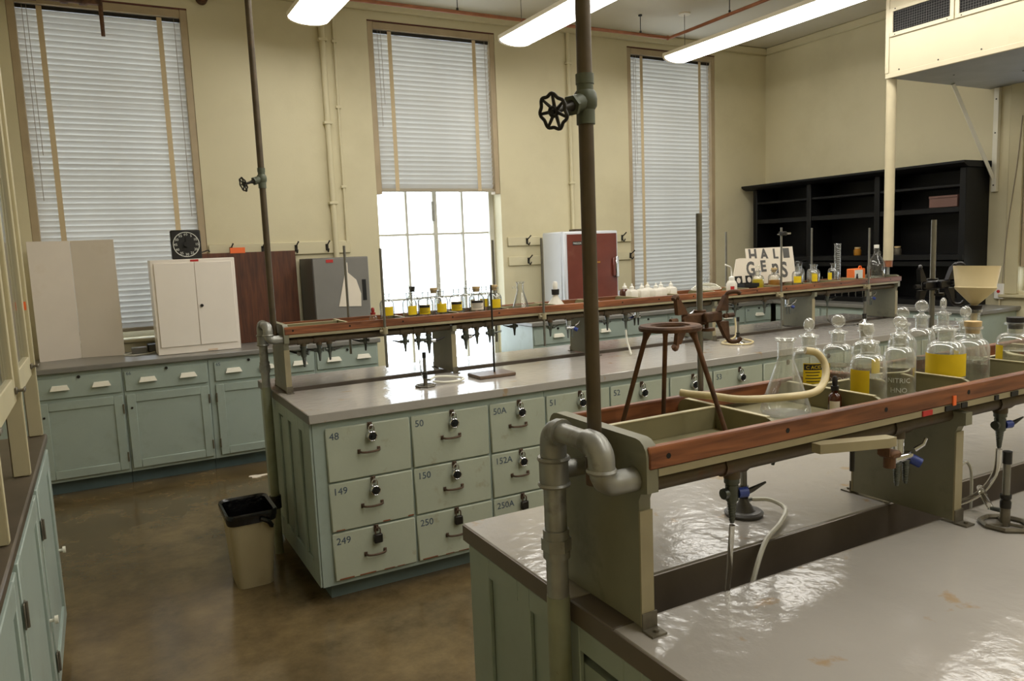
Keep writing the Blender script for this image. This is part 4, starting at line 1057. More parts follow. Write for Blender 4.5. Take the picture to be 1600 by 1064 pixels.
# ------------------------------------------------------------------ glassware templates
def bottle_profile(R, hs, hn, ht, rn, rl):
    P = [(.0005, 0), (R*.93, 0), (R, .005), (R, hs*.86)]
    for k in range(1, 8):
        a = PI/2*k/7; P.append((rn+(R-rn)*math.cos(a)**.9 if k < 7 else rn, hs*.86+(hn-hs*.86)*math.sin(a)))
    P += [(rn*1.0, hn+.004), (rn*1.02, ht-.008), (rl, ht-.006), (rl, ht-.001), (rn, ht)]
    return P
def walled(P, t=.0022):
    return P+[(max(r-t, .0004), max(z, .0025)) for r, z in P[::-1] if r < P[2][0]*1.01]
def make_bottle(key, R, ht=.165, fill=.6, stopper='disc', label=None, lmat='yellow_label', liquid='water', glassm='bottle_glass', neck=None, lab_z=(.03, .085), lab_a=.9, turn=0., head=False, seg=28):
    rn = neck or R*.44; hs, hn = ht*.72, ht*.80
    ps = [('bottle_body', MB().lathe(walled(bottle_profile(R, hs, hn, ht, rn, rn*1.35)), (0, 0, 0), seg), glassm, None)]
    if fill:
        h = hs*.86*fill
        ps.append(('liquid', MB().lathe([(.0004, .004), (R*.9, .004), (R*.955, .008), (R*.955, h), (R*.93, h+.0008), (.0004, h+.0008)], (0, 0, 0), seg), liquid, None))
    if stopper == 'disc':
        c = ht+.022
        st = MB().lathe([(.0004, ht-.028), (rn*.78, ht-.028), (rn*.92, ht+.0005), (rn*.5, ht+.004), (rn*.42, ht+.008), (.0004, ht+.0085)], (0, 0, 0), 16)
        d = MB().lathe([(.0004, -.006), (.012, -.0065), (.0155, -.0035), (.017, 0), (.0155, .0035), (.012, .0065), (.0004, .006)], (0, 0, 0), 20)
        d.xf(Matrix.Translation((0, 0, c+.004)) @ Matrix.Rotation(turn+PI/2, 4, 'Z') @ Matrix.Rotation(PI/2, 4, 'X')); st.add(d.v, d.f)
        ps.append(('stopper', st, 'stopper_glass' if glassm == 'bottle_glass' else glassm, None))
    elif stopper:
        ps.append(('stopper', MB().lathe([(.0004, ht-.018), (rn*.9, ht-.018), (rn*.97, ht+.0005), (rn*1.12, ht+.001), (rn*1.15, ht+.014), (.0004, ht+.0145)], (0, 0, 0), 16), stopper, None))
    if label:
        z0, z1 = lab_z
        lb = len(ps)
        ps.append(('label', MB().lathe([(R+.0008, z0), (R+.0008, z1)], (0, 0, 0), 14, -lab_a, lab_a), lmat, None))
        if head:
            ps.append(('label_header', MB().lathe([(R+.0014, z1-.017), (R+.0014, z1-.002)], (0, 0, 0), 14, -lab_a*.92, lab_a*.92), 'print_black', lb))
        ln = MB()
        for i in range(5):
            zz = z1-.024-i*.0075
            if zz > z0+.004: ln.lathe([(R+.0014, zz), (R+.0014, zz+.0022)], (0, 0, 0), 10, -lab_a*(.8-.1*(i % 2)), lab_a*(.75-.13*((i+1) % 3)))
        if ln.f and head: ps.append(('label_print', ln, 'print_black', lb))
    template(key, ps)
def face(x, y, off=0.): return math.atan2(-y, -x)+off
NB = [  # key, R, ht, fill, stopper, label?, x, y, facing offset, text label
 ('nb_a', .040, .165, .62, 'disc', True, 1.562, 1.312, .30, 'stoppered glass bottle with black headed yellow acid label behind the conical flask', dict(head=True, lab_a=.62, lab_z=(.035, .098), turn=.5, liquid='water')),
 ('nb_b', .039, .165, .74, 'disc', True, 1.672, 1.312, -1.0, 'stoppered glass bottle etched AMMONIUM HYDROXIDE', dict(lab_a=.5, turn=.9)),
 ('nb_c', .041, .158, .74, 'disc', True, 1.602, 1.172, -.55, 'glass bottle with a plain yellow label and flat round stopper', dict(lab_a=.62, lab_z=(.025, .092), turn=-.35)),
 ('nb_d', .037, .165, .80, 'disc', False, 1.728, 1.178, 0, 'stoppered glass bottle etched NITRIC in front of the dividers', dict(turn=.1)),
 ('nb_e', .036, .160, .6, 'white_plastic', True, 1.782, 1.312, .8, 'white capped glass bottle standing behind the nitric bottle', dict(lab_a=.4)),
 ('nb_f', .046, .163, .86, None, True, 1.905, 1.170, .0, 'open glass bottle with a wide yellow label around it', dict(lab_a=1.35, lab_z=(.042, .100))),
 ('nb_g', .036, .166, .5, 'disc', False, 1.925, 1.305, 0, 'plain stoppered glass bottle behind the open yellow label bottle', dict(turn=.2)),
 ('nb_h', .036, .178, .5, 'disc', False, 2.028, 1.318, 0, 'tallest stoppered glass bottle in the back row', dict(turn=-.1)),
 ('nb_i', .041, .158, .75, 'cork', True, 2.012, 1.165, -1.1, 'cork stoppered glass bottle with a faded label', dict(lab_a=.3, lab_z=(.08, .095))),
 ('nb_j', .036, .160, .5, 'disc', False, 2.102, 1.238, 0, 'stoppered glass bottle squeezed behind the cork stoppered one', dict(turn=.7)),
 ('nb_k', .046, .150, .78, 'black_rubber', True, 2.238, 1.178, -.95, 'wide glass bottle with black stopper and yellow side label', dict(lab_a=.32, lab_z=(.045, .088))),
 ('nb_l', .036, .178, .5, 'disc', False, 2.128, 1.318, 0, 'stoppered glass bottle beside the cream funnel flask', dict(turn=1.4)),
]
NBO = {}
for key, R, ht, fl, stp, lab, x, y, off, lb, kw in NB:
    make_bottle(key, R, ht, fl, stp, lab, **kw)
    NBO[key] = put(key, 'reagent_bottle', lb, 'bottle', (x, y, TF+.001), face(x, y, off), 'reagent bottles on the tripod shelf')
def curved_text(root, body, size, z, ang, R, mat, name='etched_lettering'):
    """lettering wrapped round a bottle of radius R, centred on local angle ang"""
    cu = bpy.data.curves.new('lettering', 'FONT'); cu.body = body; cu.size = size; cu.align_x = 'CENTER'; cu.resolution_u = 2
    to = bpy.data.objects.new('lettering', cu); COL.objects.link(to)
    me = bpy.data.meshes.new_from_object(to.evaluated_get(bpy.context.evaluated_depsgraph_get())); bpy.data.objects.remove(to); bpy.data.curves.remove(cu)
    for v in me.vertices:
        a = ang+v.co.x/R; h = z+v.co.y; v.co = (R*math.cos(a), R*math.sin(a), h)
    me.materials.clear(); me.materials.append(MATS[mat])
    o = bpy.data.objects.new(name, me); COL.objects.link(o); o.parent = root; return o
def rel(key, off): return -off     # local angle that looks at the camera
curved_text(NBO['nb_b'], 'AMMONIUM', .017, .062, 1.0, .0396, 'print_white'); curved_text(NBO['nb_b'], 'HYDROXIDE', .017, .038, 1.0, .0396, 'print_white')
curved_text(NBO['nb_d'], 'NITRIC', .017, .046, 0, .0376, 'print_white'); curved_text(NBO['nb_d'], 'HNO', .017, .022, 0, .0376, 'print_white')
curved_text(NBO['nb_a'], 'C ACID', .0118, .0842, 0.02, .0419, 'yellow_label', 'lettering')

# conical flask with side arm on the near shelf
def conical(key, R, H, rn, side, glassm='bottle_glass', content=None):
    P = [(.0005, 0), (R*.92, 0), (R, .007), (R*.98, .016)]
    P += [(rn+.0005+(R*.98-rn)*(1-k/6), .016+(H*.71-.016)*k/6) for k in range(1, 7)]
    P += [(rn, H*.74), (rn, H-.01), (rn*1.32, H-.005), (rn*1.34, H), (rn*1.1, H+.001)]
    b = MB().lathe(P+[(max(r-.002, .0004), max(z, .0025)) for r, z in P[::-1]], (0, 0, 0), 28)
    ps = [('flask_body', b, glassm, None)]
    if side:
        ps.append(('side_arm', MB().tube([(rn*.9, 0, H*.83), (rn+.018, 0, H*.835), (rn+.03, 0, H*.83)], [.0055, .0052, .006], 10), glassm, None))
    if content:
        r1 = R*.94; ps.append(('contents', MB().lathe([(.0004, .003), (r1*.95, .004), (r1, .012), (r1*.9, .028), (.0004, .029)], (0, 0, 0), 20), content, None))
    template(key, ps)
conical('near_flask', .057, .180, .0185, True)
put('near_flask', 'conical_flask', 'clear conical flask with side arm joined to a thick hose', 'flask', (1.392, 1.235, TF+.001), -.35, None)
tag(MB().tube(spline([(1.438, 1.218, 1.370), (1.462, 1.205, 1.362), (1.472, 1.19, 1.335), (1.448, 1.172, 1.302), (1.395, 1.158, 1.284), (1.30, 1.165, 1.284), (1.22, 1.205, 1.284), (1.185, 1.26, 1.288), (1.165, 1.30, 1.288), (1.152, 1.325, 1.290)], 7), .0085, 12).build('rubber_hose', 'tube_amber'), 'thick yellowed hose curling from the flask over the shelf divider', 'hose')

# dropper bottles
def dropper(key, R, h, mat, cap, bulb):
    b = MB().lathe([(.0005, 0), (R*.94, 0), (R, .004), (R, h*.62), (R*.8, h*.74), (R*.5, h*.8), (R*.5, h*.9), (.0005, h*.9)], (0, 0, 0), 18)
    c = MB().lathe([(.0005, h*.9+.0003), (R*.62, h*.9+.0003), (R*.62, h*1.08), (.0005, h*1.08)], (0, 0, 0), 14)
    u = MB().lathe([(R*.34, h*1.082), (R*.42, h*1.2), (R*.40, h*1.38), (R*.25, h*1.46), (.0005, h*1.47)], (0, 0, 0), 12)
    l = MB().lathe([(R+.0006, h*.12), (R+.0006, h*.5)], (0, 0, 0), 10, -.8, .8)
    template(key, [('bottle_body', b, mat, None), ('cap', c, cap, None), ('rubber_bulb', u, bulb, 1), ('label', l, 'paper', None)])
dropper('amber_dropper', .0125, .05, 'amber', 'black_plastic', 'black_rubber')
put('amber_dropper', 'dropper_bottle', 'tiny amber dropper bottle with black bulb beside the conical flask', 'bottle', (1.484, 1.172, TF+.001), face(1.49, 1.17), scale=1.18)
dropper('clear_dropper', .019, .058, 'far_glass', 'red_rubber', 'red_rubber')
put('clear_dropper', 'dropper_bottle', 'small clear dropper bottle with a red bulb on the far shelf', 'bottle', (1.37, 4.19, TF+.001), face(1.37, 4.19), scale=1.25)
put('amber_dropper', 'dropper_bottle', 'tiny dark dropper bottle in front of the orange carton', 'bottle', (5.50, 4.14, TF+.001), 0, scale=1.2)

# tripod
tp = thing('tripod_stand', 'rusty iron tripod with a round ring top on the shelf', 'tripod', (1.07, 1.25, TF+.001))
tcx, tcy, tz = 1.062, 1.252, 1.452
MB().lathe([(.036, -.004), (.036, .003), (.040, .003), (.042, .007), (.064, .007), (.067, .003), (.066, -.004), (.036, -.004)], (tcx, tcy, tz), 40).build('ring_top', 'rust', tp)
for (ax, ay), (bx, by) in (((1.017, 1.272), (.987, 1.335)), ((1.088, 1.298), (1.108, 1.335)), ((1.082, 1.205), (1.104, 1.125))):
    MB().tube([(ax, ay, tz-.0045), (ax+(bx-ax)*.1, ay+(by-ay)*.1, tz-.024), (bx, by, TF+.003)], [.0095, .0055, .0050], 10).build('leg', 'rust', tp)

# bunsen burners
def burner(key, base, tubeh, cap, hexb=False):
    if hexb:
        bs_ = MB(); R = .052
        bs_.tube([(R*math.cos(2*PI*k/8), R*math.sin(2*PI*k/8), .006) for k in range(8)], .006, 6, closed=True)
        for k in range(3): a = 2*PI*k/3; bs_.box(-.004, .004, .0, R-.002, .003, .009)  if k == 0 else bs_.tube([(0, 0, .006), (R*math.cos(a+PI/2), R*math.sin(a+PI/2), .006)], .004, 6)
        bs_.cyl((0, 0, .001), (0, 0, .045), .011, 14)
    else:
        bs_ = MB().lathe([(.0005, .001), (.048, .001), (.050, .008), (.044, .013), (.030, .013), (.014, .034), (.011, .045), (.0005, .045)], (0, 0, 0), 24)
    col = MB().lathe([(.0005, .0455), (.012, .0455), (.0125, .06), (.010, .066), (.0125, .07), (.0125, .078), (.0005, .078)], (0, 0, 0), 14)
    tb = MB().cyl((0, 0, .0785), (0, 0, tubeh), .0085, 12)
    il = MB().tube([(.010, 0, .035), (.04, 0, .030)], [.006, .005], 8)
    ps = [('base', bs_, base, None), ('collar', col, 'dark_metal', None), ('barrel', tb, 'rod_steel', None), ('gas_inlet', il, 'tap_metal', None)]
    if cap: ps.append(('flame_spreader', MB().cyl((0, 0, tubeh+.0003), (0, 0, tubeh+.03), .0105, 12), 'black_plastic', None))
    template(key, ps)
burner('burner_round', 'grey_dark', .24, False); burner('burner_hex', 'hinge_metal', .155, True, True); burner('burner_cone', 'chrome', .155, True)
put('burner_round', 'bunsen_burner', 'bunsen burner on a round grey base behind the steel trough', 'burner', (1.425, 1.40, .92), .3)
tag(MB().tube(spline([(1.465, 1.41, .951), (1.50, 1.38, .95), (1.50, 1.33, .94), (1.43, 1.285, .930), (1.34, 1.242, .926), (1.27, 1.205, .895), (1.21, 1.175, .835)], 6), .0058, 8).build('gas_hose', 'tube_white'), 'pale hose from the round burner hanging into the trough', 'hose')
put('burner_hex', 'bunsen_burner', 'bunsen burner with black tip on an open octagonal foot', 'burner', (1.872, .992, .92), 1.3)
tag(MB().tube(spline([(1.883, 1.032, .95), (1.90, 1.06, .972), (1.91, 1.075, .985), (1.93, 1.08, .972), (1.935, 1.07, .945)], 6), .0075, 10).build('gas_hose', 'tubing_clear'), 'short clear hose looping behind the black tipped burner', 'hose')
tag(MB().tube(spline([(2.02, 1.092, 1.064), (2.012, 1.095, 1.0), (1.95, 1.10, .955), (1.88, 1.13, .932), (1.835, 1.17, .93)], 6), .0075, 10).build('gas_hose', 'tubing_clear'), 'clear hose hanging from the blue handled tap behind the burner', 'hose')
tag(MB().tube(spline([(1.82, 1.12, 1.022), (1.95, 1.15, 1.02), (2.05, 1.19, 1.0), (2.09, 1.20, .95), (2.09, 1.20, .82)], 6), .004, 8).build('thin_tubing', 'tube_white'), 'thin white tubing arching over the trough beside the support plate', 'tubing')
tag(MB().tube([(1.079, 1.092, 1.062), (1.078, 1.100, .96), (1.076, 1.118, .815)], .0058, 10).build('drip_tube', 'tubing_clear'), 'straight clear tube hanging from the tap into the trough', 'tubing')
tag(MB().cyl((.895, 1.30, .935), (.93, 1.29, .935), .0145, 12).build('cork_piece', 'white_plastic'), 'small white tube end lying by the near end plate', 'stopper')

# funnel in a filter flask
conical('filter_flask', .046, .178, .018, True)
ff = put('filter_flask', 'filter_flask', 'filter flask holding the cream funnel behind the bottles', 'flask', (2.252, 1.304, TF+.001), 2.4)
fu = thing('buchner_funnel', 'large cream ceramic funnel standing in the filter flask', 'funnel', (2.252, 1.302, 1.38))
fx, fy, fz_ = 2.252, 1.302, 1.404
tilt = Matrix.Translation((fx, fy, fz_)) @ Matrix.Rotation(math.radians(3), 4, 'Y') @ Matrix.Translation((-fx, -fy, -fz_))
MB().lathe([(.010, .012), (.052, .056), (.0545, .062), (.0525, .066), (.061, .125), (.0575, .125), (.049, .068), (.047, .06), (.006, .014)], (fx, fy, fz_), 32).xf(tilt).build('funnel_bowl', 'ceramic_cream', fu)
MB().lathe([(.0005, -.045), (.008, -.045), (.0095, .0115), (.0005, .0115)], (fx, fy, fz_), 12).build('stem', 'ceramic_cream', fu)
MB().lathe([(.0098, -.012), (.0165, -.012), (.021, .010), (.0098, .010)], (fx, fy, fz_), 18).build('rubber_stopper', 'black_rubber', fu)
MB().lathe([(.0005, .064), (.047, .064)], (fx, fy, fz_), 20).build('filter_plate', 'ceramic_cream', fu)

# ------------------------------------------------------------------ far shelf glassware
def far(key, R, ht, stp, lab, liq=None, fill=0, **kw):
    make_bottle(key, R, ht, fill, stp, lab, liquid=liq or 'water', glassm='far_glass', seg=18, **kw)
far('fb_yellow', .042, .182, 'disc', True, lab_a=.7, lab_z=(.055, .106))
far('fb_head', .045, .182, 'disc', True, lab_a=.78, lab_z=(.052, .106), head=True)
far('fb_cork', .049, .175, 'cork', True, lmat='paper', lab_a=.85, lab_z=(.05, .108), head=True)
far('fb_corky', .045, .178, 'cork', True, lab_a=.75, lab_z=(.055, .108))
far('fb_black', .036, .195, 'black_rubber', False, fill=.4)
far('fb_yliq', .045, .165, 'disc', False, 'yellow_liquid', .98)
far('fb_bliq', .046, .165, 'cork', False, 'brown_liquid', .85)
far('fb_side', .044, .185, None, True, lab_a=.45, lab_z=(.055, .112), fill=.5)
GB = 'reagent bottles on the far shelf'
FB = [('fb_yellow', 1.460, 4.20, 'clear bottle with a yellow label nearest the red dropper on the far shelf', .2),
      ('fb_yellow', 1.572, 4.13, 'clear bottle with a yellow label beside the black stoppered one', .5),
      ('fb_black', 1.645, 4.265, 'narrow clear bottle with a black stopper on the far shelf', 0),
      ('fb_head', 1.672, 4.13, 'clear bottle with a broad yellow label in front of the black stoppered one', -.2),
      ('fb_corky', 1.782, 4.265, 'cork stoppered clear bottle behind the yellow label row', 1.6),
      ('fb_yellow', 1.775, 4.14, 'clear bottle with a yellow label left of the lone headed label bottle', .1),
      ('fb_head', 1.902, 4.20, 'clear bottle with a black headed yellow label standing alone', 0),
      ('fb_head', 2.018, 4.288, 'clear bottle with a dark edged label behind the white labelled one', 1.2),
      ('fb_cork', 2.018, 4.16, 'cork stoppered bottle with a white label and black header', .1),
      ('fb_yellow', 2.128, 4.275, 'clear bottle with yellow label between the two cork stoppered ones', 0),
      ('fb_corky', 2.127, 4.135, 'cork stoppered clear bottle with a yellow label by the window jamb', .2),
      ('fb_yliq', 4.41, 4.18, 'clear stoppered bottle half full of yellow liquid before the letter sign', 0),
      ('fb_bliq', 4.582, 4.18, 'clear bottle with brownish yellow liquid before the letter sign', 0),
      ('fb_yellow', 4.795, 4.14, 'tall stoppered bottle with yellow label at the edge of the letter sign', 0),
      ('fb_black', 4.992, 4.285, 'narrow bottle in the rear of the group by the measuring cylinder', 0),
      ('fb_side', 4.985, 4.14, 'open bottle with a yellow label in the middle of the group', .1),
      ('fb_side', 5.12, 4.27, 'rear open bottle half hidden in the group by the measuring cylinder', .3),
      ('fb_side', 5.246, 4.17, 'open bottle with yellow side label nearest the measuring cylinder', -.7)]
for k, x, y, l, off in FB: put(k, 'reagent_bottle', l, 'bottle', (x, y, TF+.001), face(x, y, off), GB)
conical('far_flask', .060, .20, .021, True, 'far_glass', 'pink_box')
put('far_flask', 'conical_flask', 'conical side arm flask with dark residue on the far shelf', 'flask', (2.32, 4.15, TF+.001), 2.9)
fn = thing('drying_flask', 'squat cream bottle with black collar beside the conical flask', 'flask', (2.602, 4.19, TF+.001))
MB().lathe([(.0005, 0), (.072, 0), (.074, .012), (.02, .085), (.016, .1), (.0005, .1)], (2.602, 4.19, TF+.001), 24).build('cone_body', 'poly_white', fn)
MB().lathe([(.0165, .1005), (.024, .1005), (.026, .135), (.0005, .135)], (2.602, 4.19, TF+.001), 16).build('collar', 'black_rubber', fn)
MB().lathe([(.0155, .1355), (.017, .17), (.012, .185), (.0005, .187)], (2.602, 4.19, TF+.001), 14).build('bulb', 'white_plastic', fn)

# white square squeeze bottles
sqb = loft([ring4(0, 0, .031, .031, 0, .008, 2), ring4(0, 0, .033, .033, .004, .008, 2), ring4(0, 0, .033, .033, .082, .008, 2), ring4(0, 0, .026, .026, .092, .008, 2), ring4(0, 0, .0135, .0135, .097, .008, 2)], True, True)
cap = MB().lathe([(.014, .0972), (.0155, .0972), (.0155, .114), (.007, .118), (.005, .135), (.0005, .136)], (0, 0, 0), 14)
template('squeeze', [('bottle_body', sqb, 'poly_white', None), ('dropper_cap', cap, 'white_plastic', None)])
for i, (x, y) in enumerate(((3.226, 4.195), (3.30, 4.18), (3.374, 4.12), (3.402, 4.245), (3.476, 4.19), (3.566, 4.19))):
    put('squeeze', 'squeeze_bottle', 'white square squeeze bottle in the row on the far shelf', 'bottle', (x, y, TF+.001), .0, 'white squeeze bottles on the far shelf')
template('dark_squeeze', [('bottle_body', MB().add(sqb.v, sqb.f), 'amber', None), ('dropper_cap', MB().add(cap.v, cap.f), 'white_plastic', None)])
put('dark_squeeze', 'squeeze_bottle', 'dark brown square bottle behind the white squeeze bottles', 'bottle', (3.24, 4.295, TF+.001))
tl = thing('tubing_coil', 'loose coil of thin white tubing lying in the far shelf tray', 'tubing', (3.88, 4.19, TF))
for k in range(3):
    pts = [(3.90+(.10-.012*k)*math.cos(a)*1.2, 4.19+(.085-.01*k)*math.sin(a), TF+.058+.009*k+.02*max(0, math.sin(a+.5))) for a in [2*PI*i/24 for i in range(24)]]
    MB().tube(pts, .004, 6, closed=True).build('loop', 'tube_white', tl)
wsh = thing('wash_bottle', 'white plastic wash bottle with a bent spout on the far shelf', 'bottle', (4.09, 4.13, TF+.001))
MB().lathe([(.0005, 0), (.037, 0), (.040, .005), (.040, .085), (.030, .105), (.017, .112), (.0005, .112)], (4.09, 4.13, TF+.001), 20).build('bottle_body', 'poly_white', wsh)
MB().lathe([(.0005, .1125), (.02, .1125), (.02, .135), (.008, .142), (.0005, .142)], (4.09, 4.13, TF+.001), 16).build('cap', 'white_plastic', wsh)
MB().tube(spline([(4.09, 4.13, TF+.142), (4.088, 4.13, TF+.18), (4.07, 4.12, TF+.208), (4.03, 4.11, TF+.222), (4.0, 4.10, TF+.232)], 5), .0055, 8).build('spout', 'white_plastic', wsh)
MB().lathe([(.0406, .03), (.0406, .07)], (4.09, 4.13, TF+.001), 8, face(4.09, 4.13)-.2, face(4.09, 4.13)+.5).build('red_print', 'red_tag', wsh)
tag(MB().cyl((4.0, 4.30, TF+.001), (4.0, 4.30, TF+.16), .012, 12).build('glass_tube', 'far_glass'), 'short clear glass tube behind the wash bottle', 'tube')
# black tray
bt = MB(); bt.box(4.19, 4.34, 4.10, 4.23, TF+.0525, TF+.055).box(4.19, 4.34, 4.10, 4.105, TF+.055, TF+.08).box(4.19, 4.34, 4.225, 4.23, TF+.055, TF+.08).box(4.19, 4.195, 4.105, 4.225, TF+.055, TF+.08).box(4.335, 4.34, 4.105, 4.225, TF+.055, TF+.08)
bt.box(4.21, 4.33, 4.11, 4.22, TF+.001, TF+.0525)
tag(bt.build('black_tray', 'black_plastic'), 'shallow black tray left of the letter sign', 'tray')
# letter sign
sg = thing('letter_sign', 'white hand-lettered sign board reading HAL GENS on the far shelf', 'sign', (4.62, 4.29, TF))
sgM = Matrix.Translation((4.62, 4.275, TF+.004)) @ Matrix.Rotation(math.radians(-9), 4, 'X')
MB().box(-.19, .33, 0, .004, .0535, .335).xf(sgM).build('upper_card', 'paper', sg)
fpoly = [(-.385, .0535), (.253, .0535), (.30, .235), (-.265, .262), (-.305, .255)]
MB().prism(fpoly, 'y', -.008, -.003).xf(sgM).build('lower_card', 'paper', sg)
def sign_text(b, size, x, z, y, sx=1.):
    return text(b, size, sgM @ Matrix.Translation((x, y, z)) @ Matrix.Rotation(PI/2, 4, 'X') @ Matrix.Scale(sx, 4, (1, 0, 0)), 'letter', 'print_grey', sg, bold=.0045)
sign_text('H', .125, -.165, .240, -.0012); sign_text('A', .115, -.035, .245, -.0012); sign_text('L', .11, .10, .245, -.0012)
MB().box(.215, .285, -.0012, -.0005, .245, .325).xf(sgM).build('grey_square', 'print_grey', sg)
sign_text('G', .15, -.215, .125, -.0092, .85); sign_text('E', .12, -.06, .150, -.0092); sign_text('n', .155, .06, .13, -.0092); sign_text('S', .17, .155, .095, -.0092)
for xa in (-.345, -.235):
    MB().box(xa, xa+.075, -.0095, -.0085, .056, .125).xf(sgM).build('portrait_print', 'print_black', sg)
    MB().prism([(xa+.037+.02*math.cos(a), .092+.022*math.sin(a)) for a in [2*PI*k/12 for k in range(12)]], 'y', -.0102, -.0097).xf(sgM).build('portrait_face', 'foam_white', sg)
MB().tube([(4.62, 4.31, TF+.15), (4.62, 4.345, TF+.053)], .004, 6).build('prop_strut', 'rod_steel', sg)
# measuring cylinder, carton, jug
mc = thing('measuring_cylinder', 'tall clear glass measuring cylinder on the far shelf', 'cylinder', (5.345, 4.21, TF+.001))
MB().lathe([(.0005, 0), (.045, 0), (.045, .006), (.026, .014), (.0245, .02), (.0245, .33), (.028, .338), (.0255, .34)], (5.345, 4.21, TF+.001), 20).build('cylinder_body', 'bottle_glass', mc)
gr = MB()
for k in range(16): gr.lathe([(.0251, .06+.016*k), (.0251, .0618+.016*k)], (5.345, 4.21, TF+.001), 6, -2.6, -1.9 if k % 5 else -1.5)
gr.build('graduation', 'print_white', mc)
cb = thing('carton', 'small orange and white carton with a ring handle', 'carton', (5.58, 4.22, TF+.001))
B(5.545, 5.685, 4.20, 4.28, TF+.001, TF+.125, b=.006).build('carton_body', 'orange_box', cb)
B(5.547, 5.645, 4.1965, 4.1995, TF+.012, TF+.115).build('white_panel', 'print_white', cb)
MB().torus((5.66, 4.235, TF+.128), .016, .005, (0, 1, 0), 18, 6).build('ring_handle', 'orange_box', cb)
jg = thing('glass_jug', 'large clear glass jug with finger loop at the shelf end', 'jug', (5.775, 4.165, TF+.001))
jc = (5.775, 4.165, TF+.001)
MB().lathe([(.0005, 0), (.068, 0), (.072, .008), (.072, .135), (.066, .165), (.045, .205), (.024, .235), (.02, .25), (.02, .275), (.025, .279), (.025, .286), (.02, .288)], jc, 28).build('jug_body', 'far_glass', jg)
MB().lathe([(.0005, .004), (.062, .004), (.066, .01), (.066, .10), (.0005, .1008)], jc, 24).build('liquid', 'water', jg)
MB().torus((jc[0]+.034, jc[1], jc[2]+.243), .018, .005, (0, 1, 0), 18, 8).build('finger_loop', 'far_glass', jg)
MB().lathe([(.0005, .2885), (.02, .2885), (.021, .315), (.0005, .317)], jc, 14).build('cap', 'white_plastic', jg)

# ------------------------------------------------------------------ on the middle bench
rs = thing('retort_stand', 'black retort stand with a wooden base on the middle bench', 'stand', (1.92, 3.86, .92))
B(1.80, 2.03, 3.715, 3.875, .9205, .94, b=.004).build('base_plate', 'stand_wood', rs)
MB().cyl((1.935, 3.80, .94), (1.935, 3.80, 1.435), .0055, 10).build('rod_shaft', 'dark_metal', rs)
MB().cyl((1.935, 3.80, 1.145), (1.935, 3.80, 1.185), .011, 10).cyl((1.935, 3.80, 1.165), (1.99, 3.80, 1.168), .004, 8).build('clamp', 'tap_metal', rs)
put('burner_hex', 'bunsen_burner', 'bunsen burner with a coiled hose on the middle bench', 'burner', (1.487, 3.735, .92), .6)
tag(MB().tube(spline([(1.52, 3.755, .95), (1.58, 3.80, .955), (1.68, 3.83, .94), (1.73, 3.78, .931), (1.68, 3.735, .929), (1.60, 3.74, .93), (1.545, 3.775, .935)], 7), .0065, 8).build('gas_hose', 'tube_white'), 'pale hose looped beside the burner on the middle bench', 'hose')
tag(MB().tube(spline([(1.59, 4.068, 1.062), (1.575, 4.02, .985), (1.545, 3.93, .95), (1.53, 3.86, .935)], 6), .004, 8).build('thin_tubing', 'tubing_clear'), 'thin clear tubing falling from a tap towards the coiled hose', 'tubing')
put('burner_cone', 'bunsen_burner', 'bunsen burner on a wide chrome foot ringed by brown hose', 'burner', (3.82, 3.80, .92), .2)
tag(MB().tube(spline([(4.06, 4.068, 1.062), (4.04, 4.04, .99), (3.97, 3.98, .94), (3.84, 3.93, .929), (3.73, 3.86, .929), (3.72, 3.76, .929), (3.81, 3.70, .929), (3.91, 3.75, .932), (3.875, 3.80, .948)], 7), .0065, 8).build('gas_hose', 'tube_amber'), 'brownish hose curling round the burner with the chrome foot', 'hose')
tag(MB().tube(spline([(3.07, 4.068, 1.062), (3.065, 4.05, .99), (3.03, 3.98, .95), (2.98, 3.90, .93), (2.955, 3.87, .929)], 6), .0065, 8).build('gas_hose', 'tube_white'), 'white hose drooping from a tap onto the middle bench', 'hose')
put('burner_cone', 'bunsen_burner', 'tall bunsen burner at the far end of the middle bench', 'burner', (5.22, 3.86, .92), 1.0, scale=1.25)
tag(MB().tube(spline([(5.05, 4.068, 1.062), (5.03, 4.05, .98), (5.04, 4.0, .945), (5.12, 3.97, .931), (5.25, 3.93, .931), (5.235, 3.905, .952)], 6), .006, 8).build('gas_hose', 'tubing_clear'), 'clear hose hanging to the burner at the far bench end', 'hose')

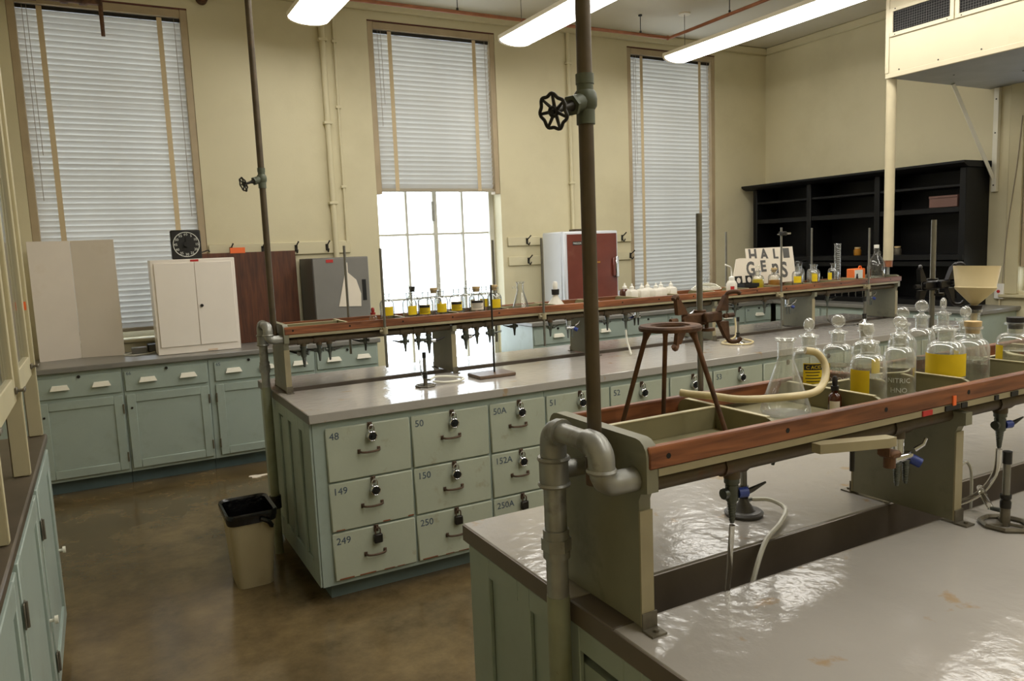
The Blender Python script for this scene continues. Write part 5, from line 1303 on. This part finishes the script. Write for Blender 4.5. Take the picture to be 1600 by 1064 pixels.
# ------------------------------------------------------------------ glazed cupboards on the left
LF = -.27       # face of the left run
tag(B(XL+.001, -.25, .9, 3.80, .886, .92, b=.006).build('counter_top', 'counter_dark'), 'dark stained counter top under the glazed cupboard', 'counter')
LL = ['mint base cabinet at the dim end of the left counter', 'mint base cabinet below the middle of the dark counter', 'mint base cabinet at the open end of the dark counter']
for i, (ya, yb) in enumerate(((1.55, 2.30), (2.30, 3.05), (3.05, 3.79))):
    t = thing('base_cabinet', LL[i], 'cabinet', (-.55, (ya+yb)/2, 0), 'mint base cabinets under the dark counter')
    B(XL+.001, LF, ya+.0015, yb-.0015, .09, .885).build('body', 'mint_paint', t)
    B(XL+.05, LF-.07, ya+.0015, yb-.0015, 0, .0895).build('toe_kick', 'kick_blue', t)
    a, b = ya+.03, yb-.03; fx_ = LF+.018
    o = MB().box(LF+.0005, fx_, a, a+.07, .11, .86, b=.003).box(LF+.0005, fx_, b-.07, b, .11, .86, b=.003).box(LF+.0005, fx_, a+.07, b-.07, .11, .18, b=.003).box(LF+.0005, fx_, a+.07, b-.07, .79, .86, b=.003).build('door', 'mint_paint', t)
    B(LF+.0005, LF+.008, a+.07, b-.07, .18, .79).build('panel', 'mint_paint', o)
    for z in (.22, .715): MB().box(fx_+.0003, fx_+.004, a-.02, a+.02, z-.035, z+.035, b=.001).cyl((fx_+.006, a, z-.036), (fx_+.006, a, z+.036), .005, 8).build('hinge', 'hinge_metal', o)
    MB().cyl((fx_+.0003, b-.045, .42), (fx_+.015, b-.045, .42), .006, 8).cyl((fx_+.015, b-.045, .42), (fx_+.026, b-.045, .42), .014, 12).build('knob', 'white_handle', o)
hu = thing('glazed_cupboard', 'tall cream glazed cupboard standing on the dark left counter', 'cupboard', (-.5, 2.6, .921))
HT = 2.95
B(XL+.001, XL+.016, 1.52, 3.79, .921, HT).build('back_panel', 'black_wood', hu)
for yy in (1.52, 2.30, 3.05, 3.755):
    B(-.315, -.262, yy, yy+.035, .921, HT, b=.004).build('post', 'trim_cream', hu)
B(XL+.0165, -.3155, 3.765, 3.79, 1.18, HT).build('end_panel', 'trim_cream', hu)
B(XL+.0165, -.3155, 1.52, 3.764, 1.17, 1.195).build('floor_board', 'trim_cream', hu)
B(XL+.0165, -.262, 1.50, 3.80, HT+.0005, HT+.04, b=.005).build('top_board', 'trim_cream', hu)
for z in (1.6, 2.05, 2.5): B(XL+.0165, -.33, 1.53, 3.764, z, z+.02).build('shelf_board', 'trim_cream', hu)
for (ya, yb) in ((1.56, 2.295), (2.34, 3.045), (3.09, 3.75)):
    za, zb = 1.185, HT-.01
    d = MB().box(-.300, -.276, ya, ya+.055, za, zb, b=.003).box(-.300, -.276, yb-.055, yb, za, zb, b=.003).box(-.300, -.276, ya+.055, yb-.055, za, za+.085, b=.003).box(-.300, -.276, ya+.055, yb-.055, zb-.055, zb, b=.003).build('door', 'trim_cream', hu)
    B(-.291, -.287, ya+.055, yb-.055, za+.085, zb-.055).build('pane', 'pane_glass', d)
    MB().box(-.2757, -.268, yb-.045, yb-.012, za+.03, za+.052, b=.002).cyl((-.268, yb-.03, za+.041), (-.25, yb-.03, za+.041), .005, 8).box(-.252, -.246, yb-.042, yb+.008, za+.034, za+.048, b=.002).build('latch', 'hinge_metal', d)
    B(-.2868, -.2862, ya+.22, ya+.44, 1.98, 2.24).build('notice_sheet', 'paper', d)
for (yy, z) in ((2.298, 1.475), (3.752, 1.46)): B(-.29, -.268, yy-.0012, yy-.0003, z, z+.035).build('orange_sticker', 'orange_tag', hu)
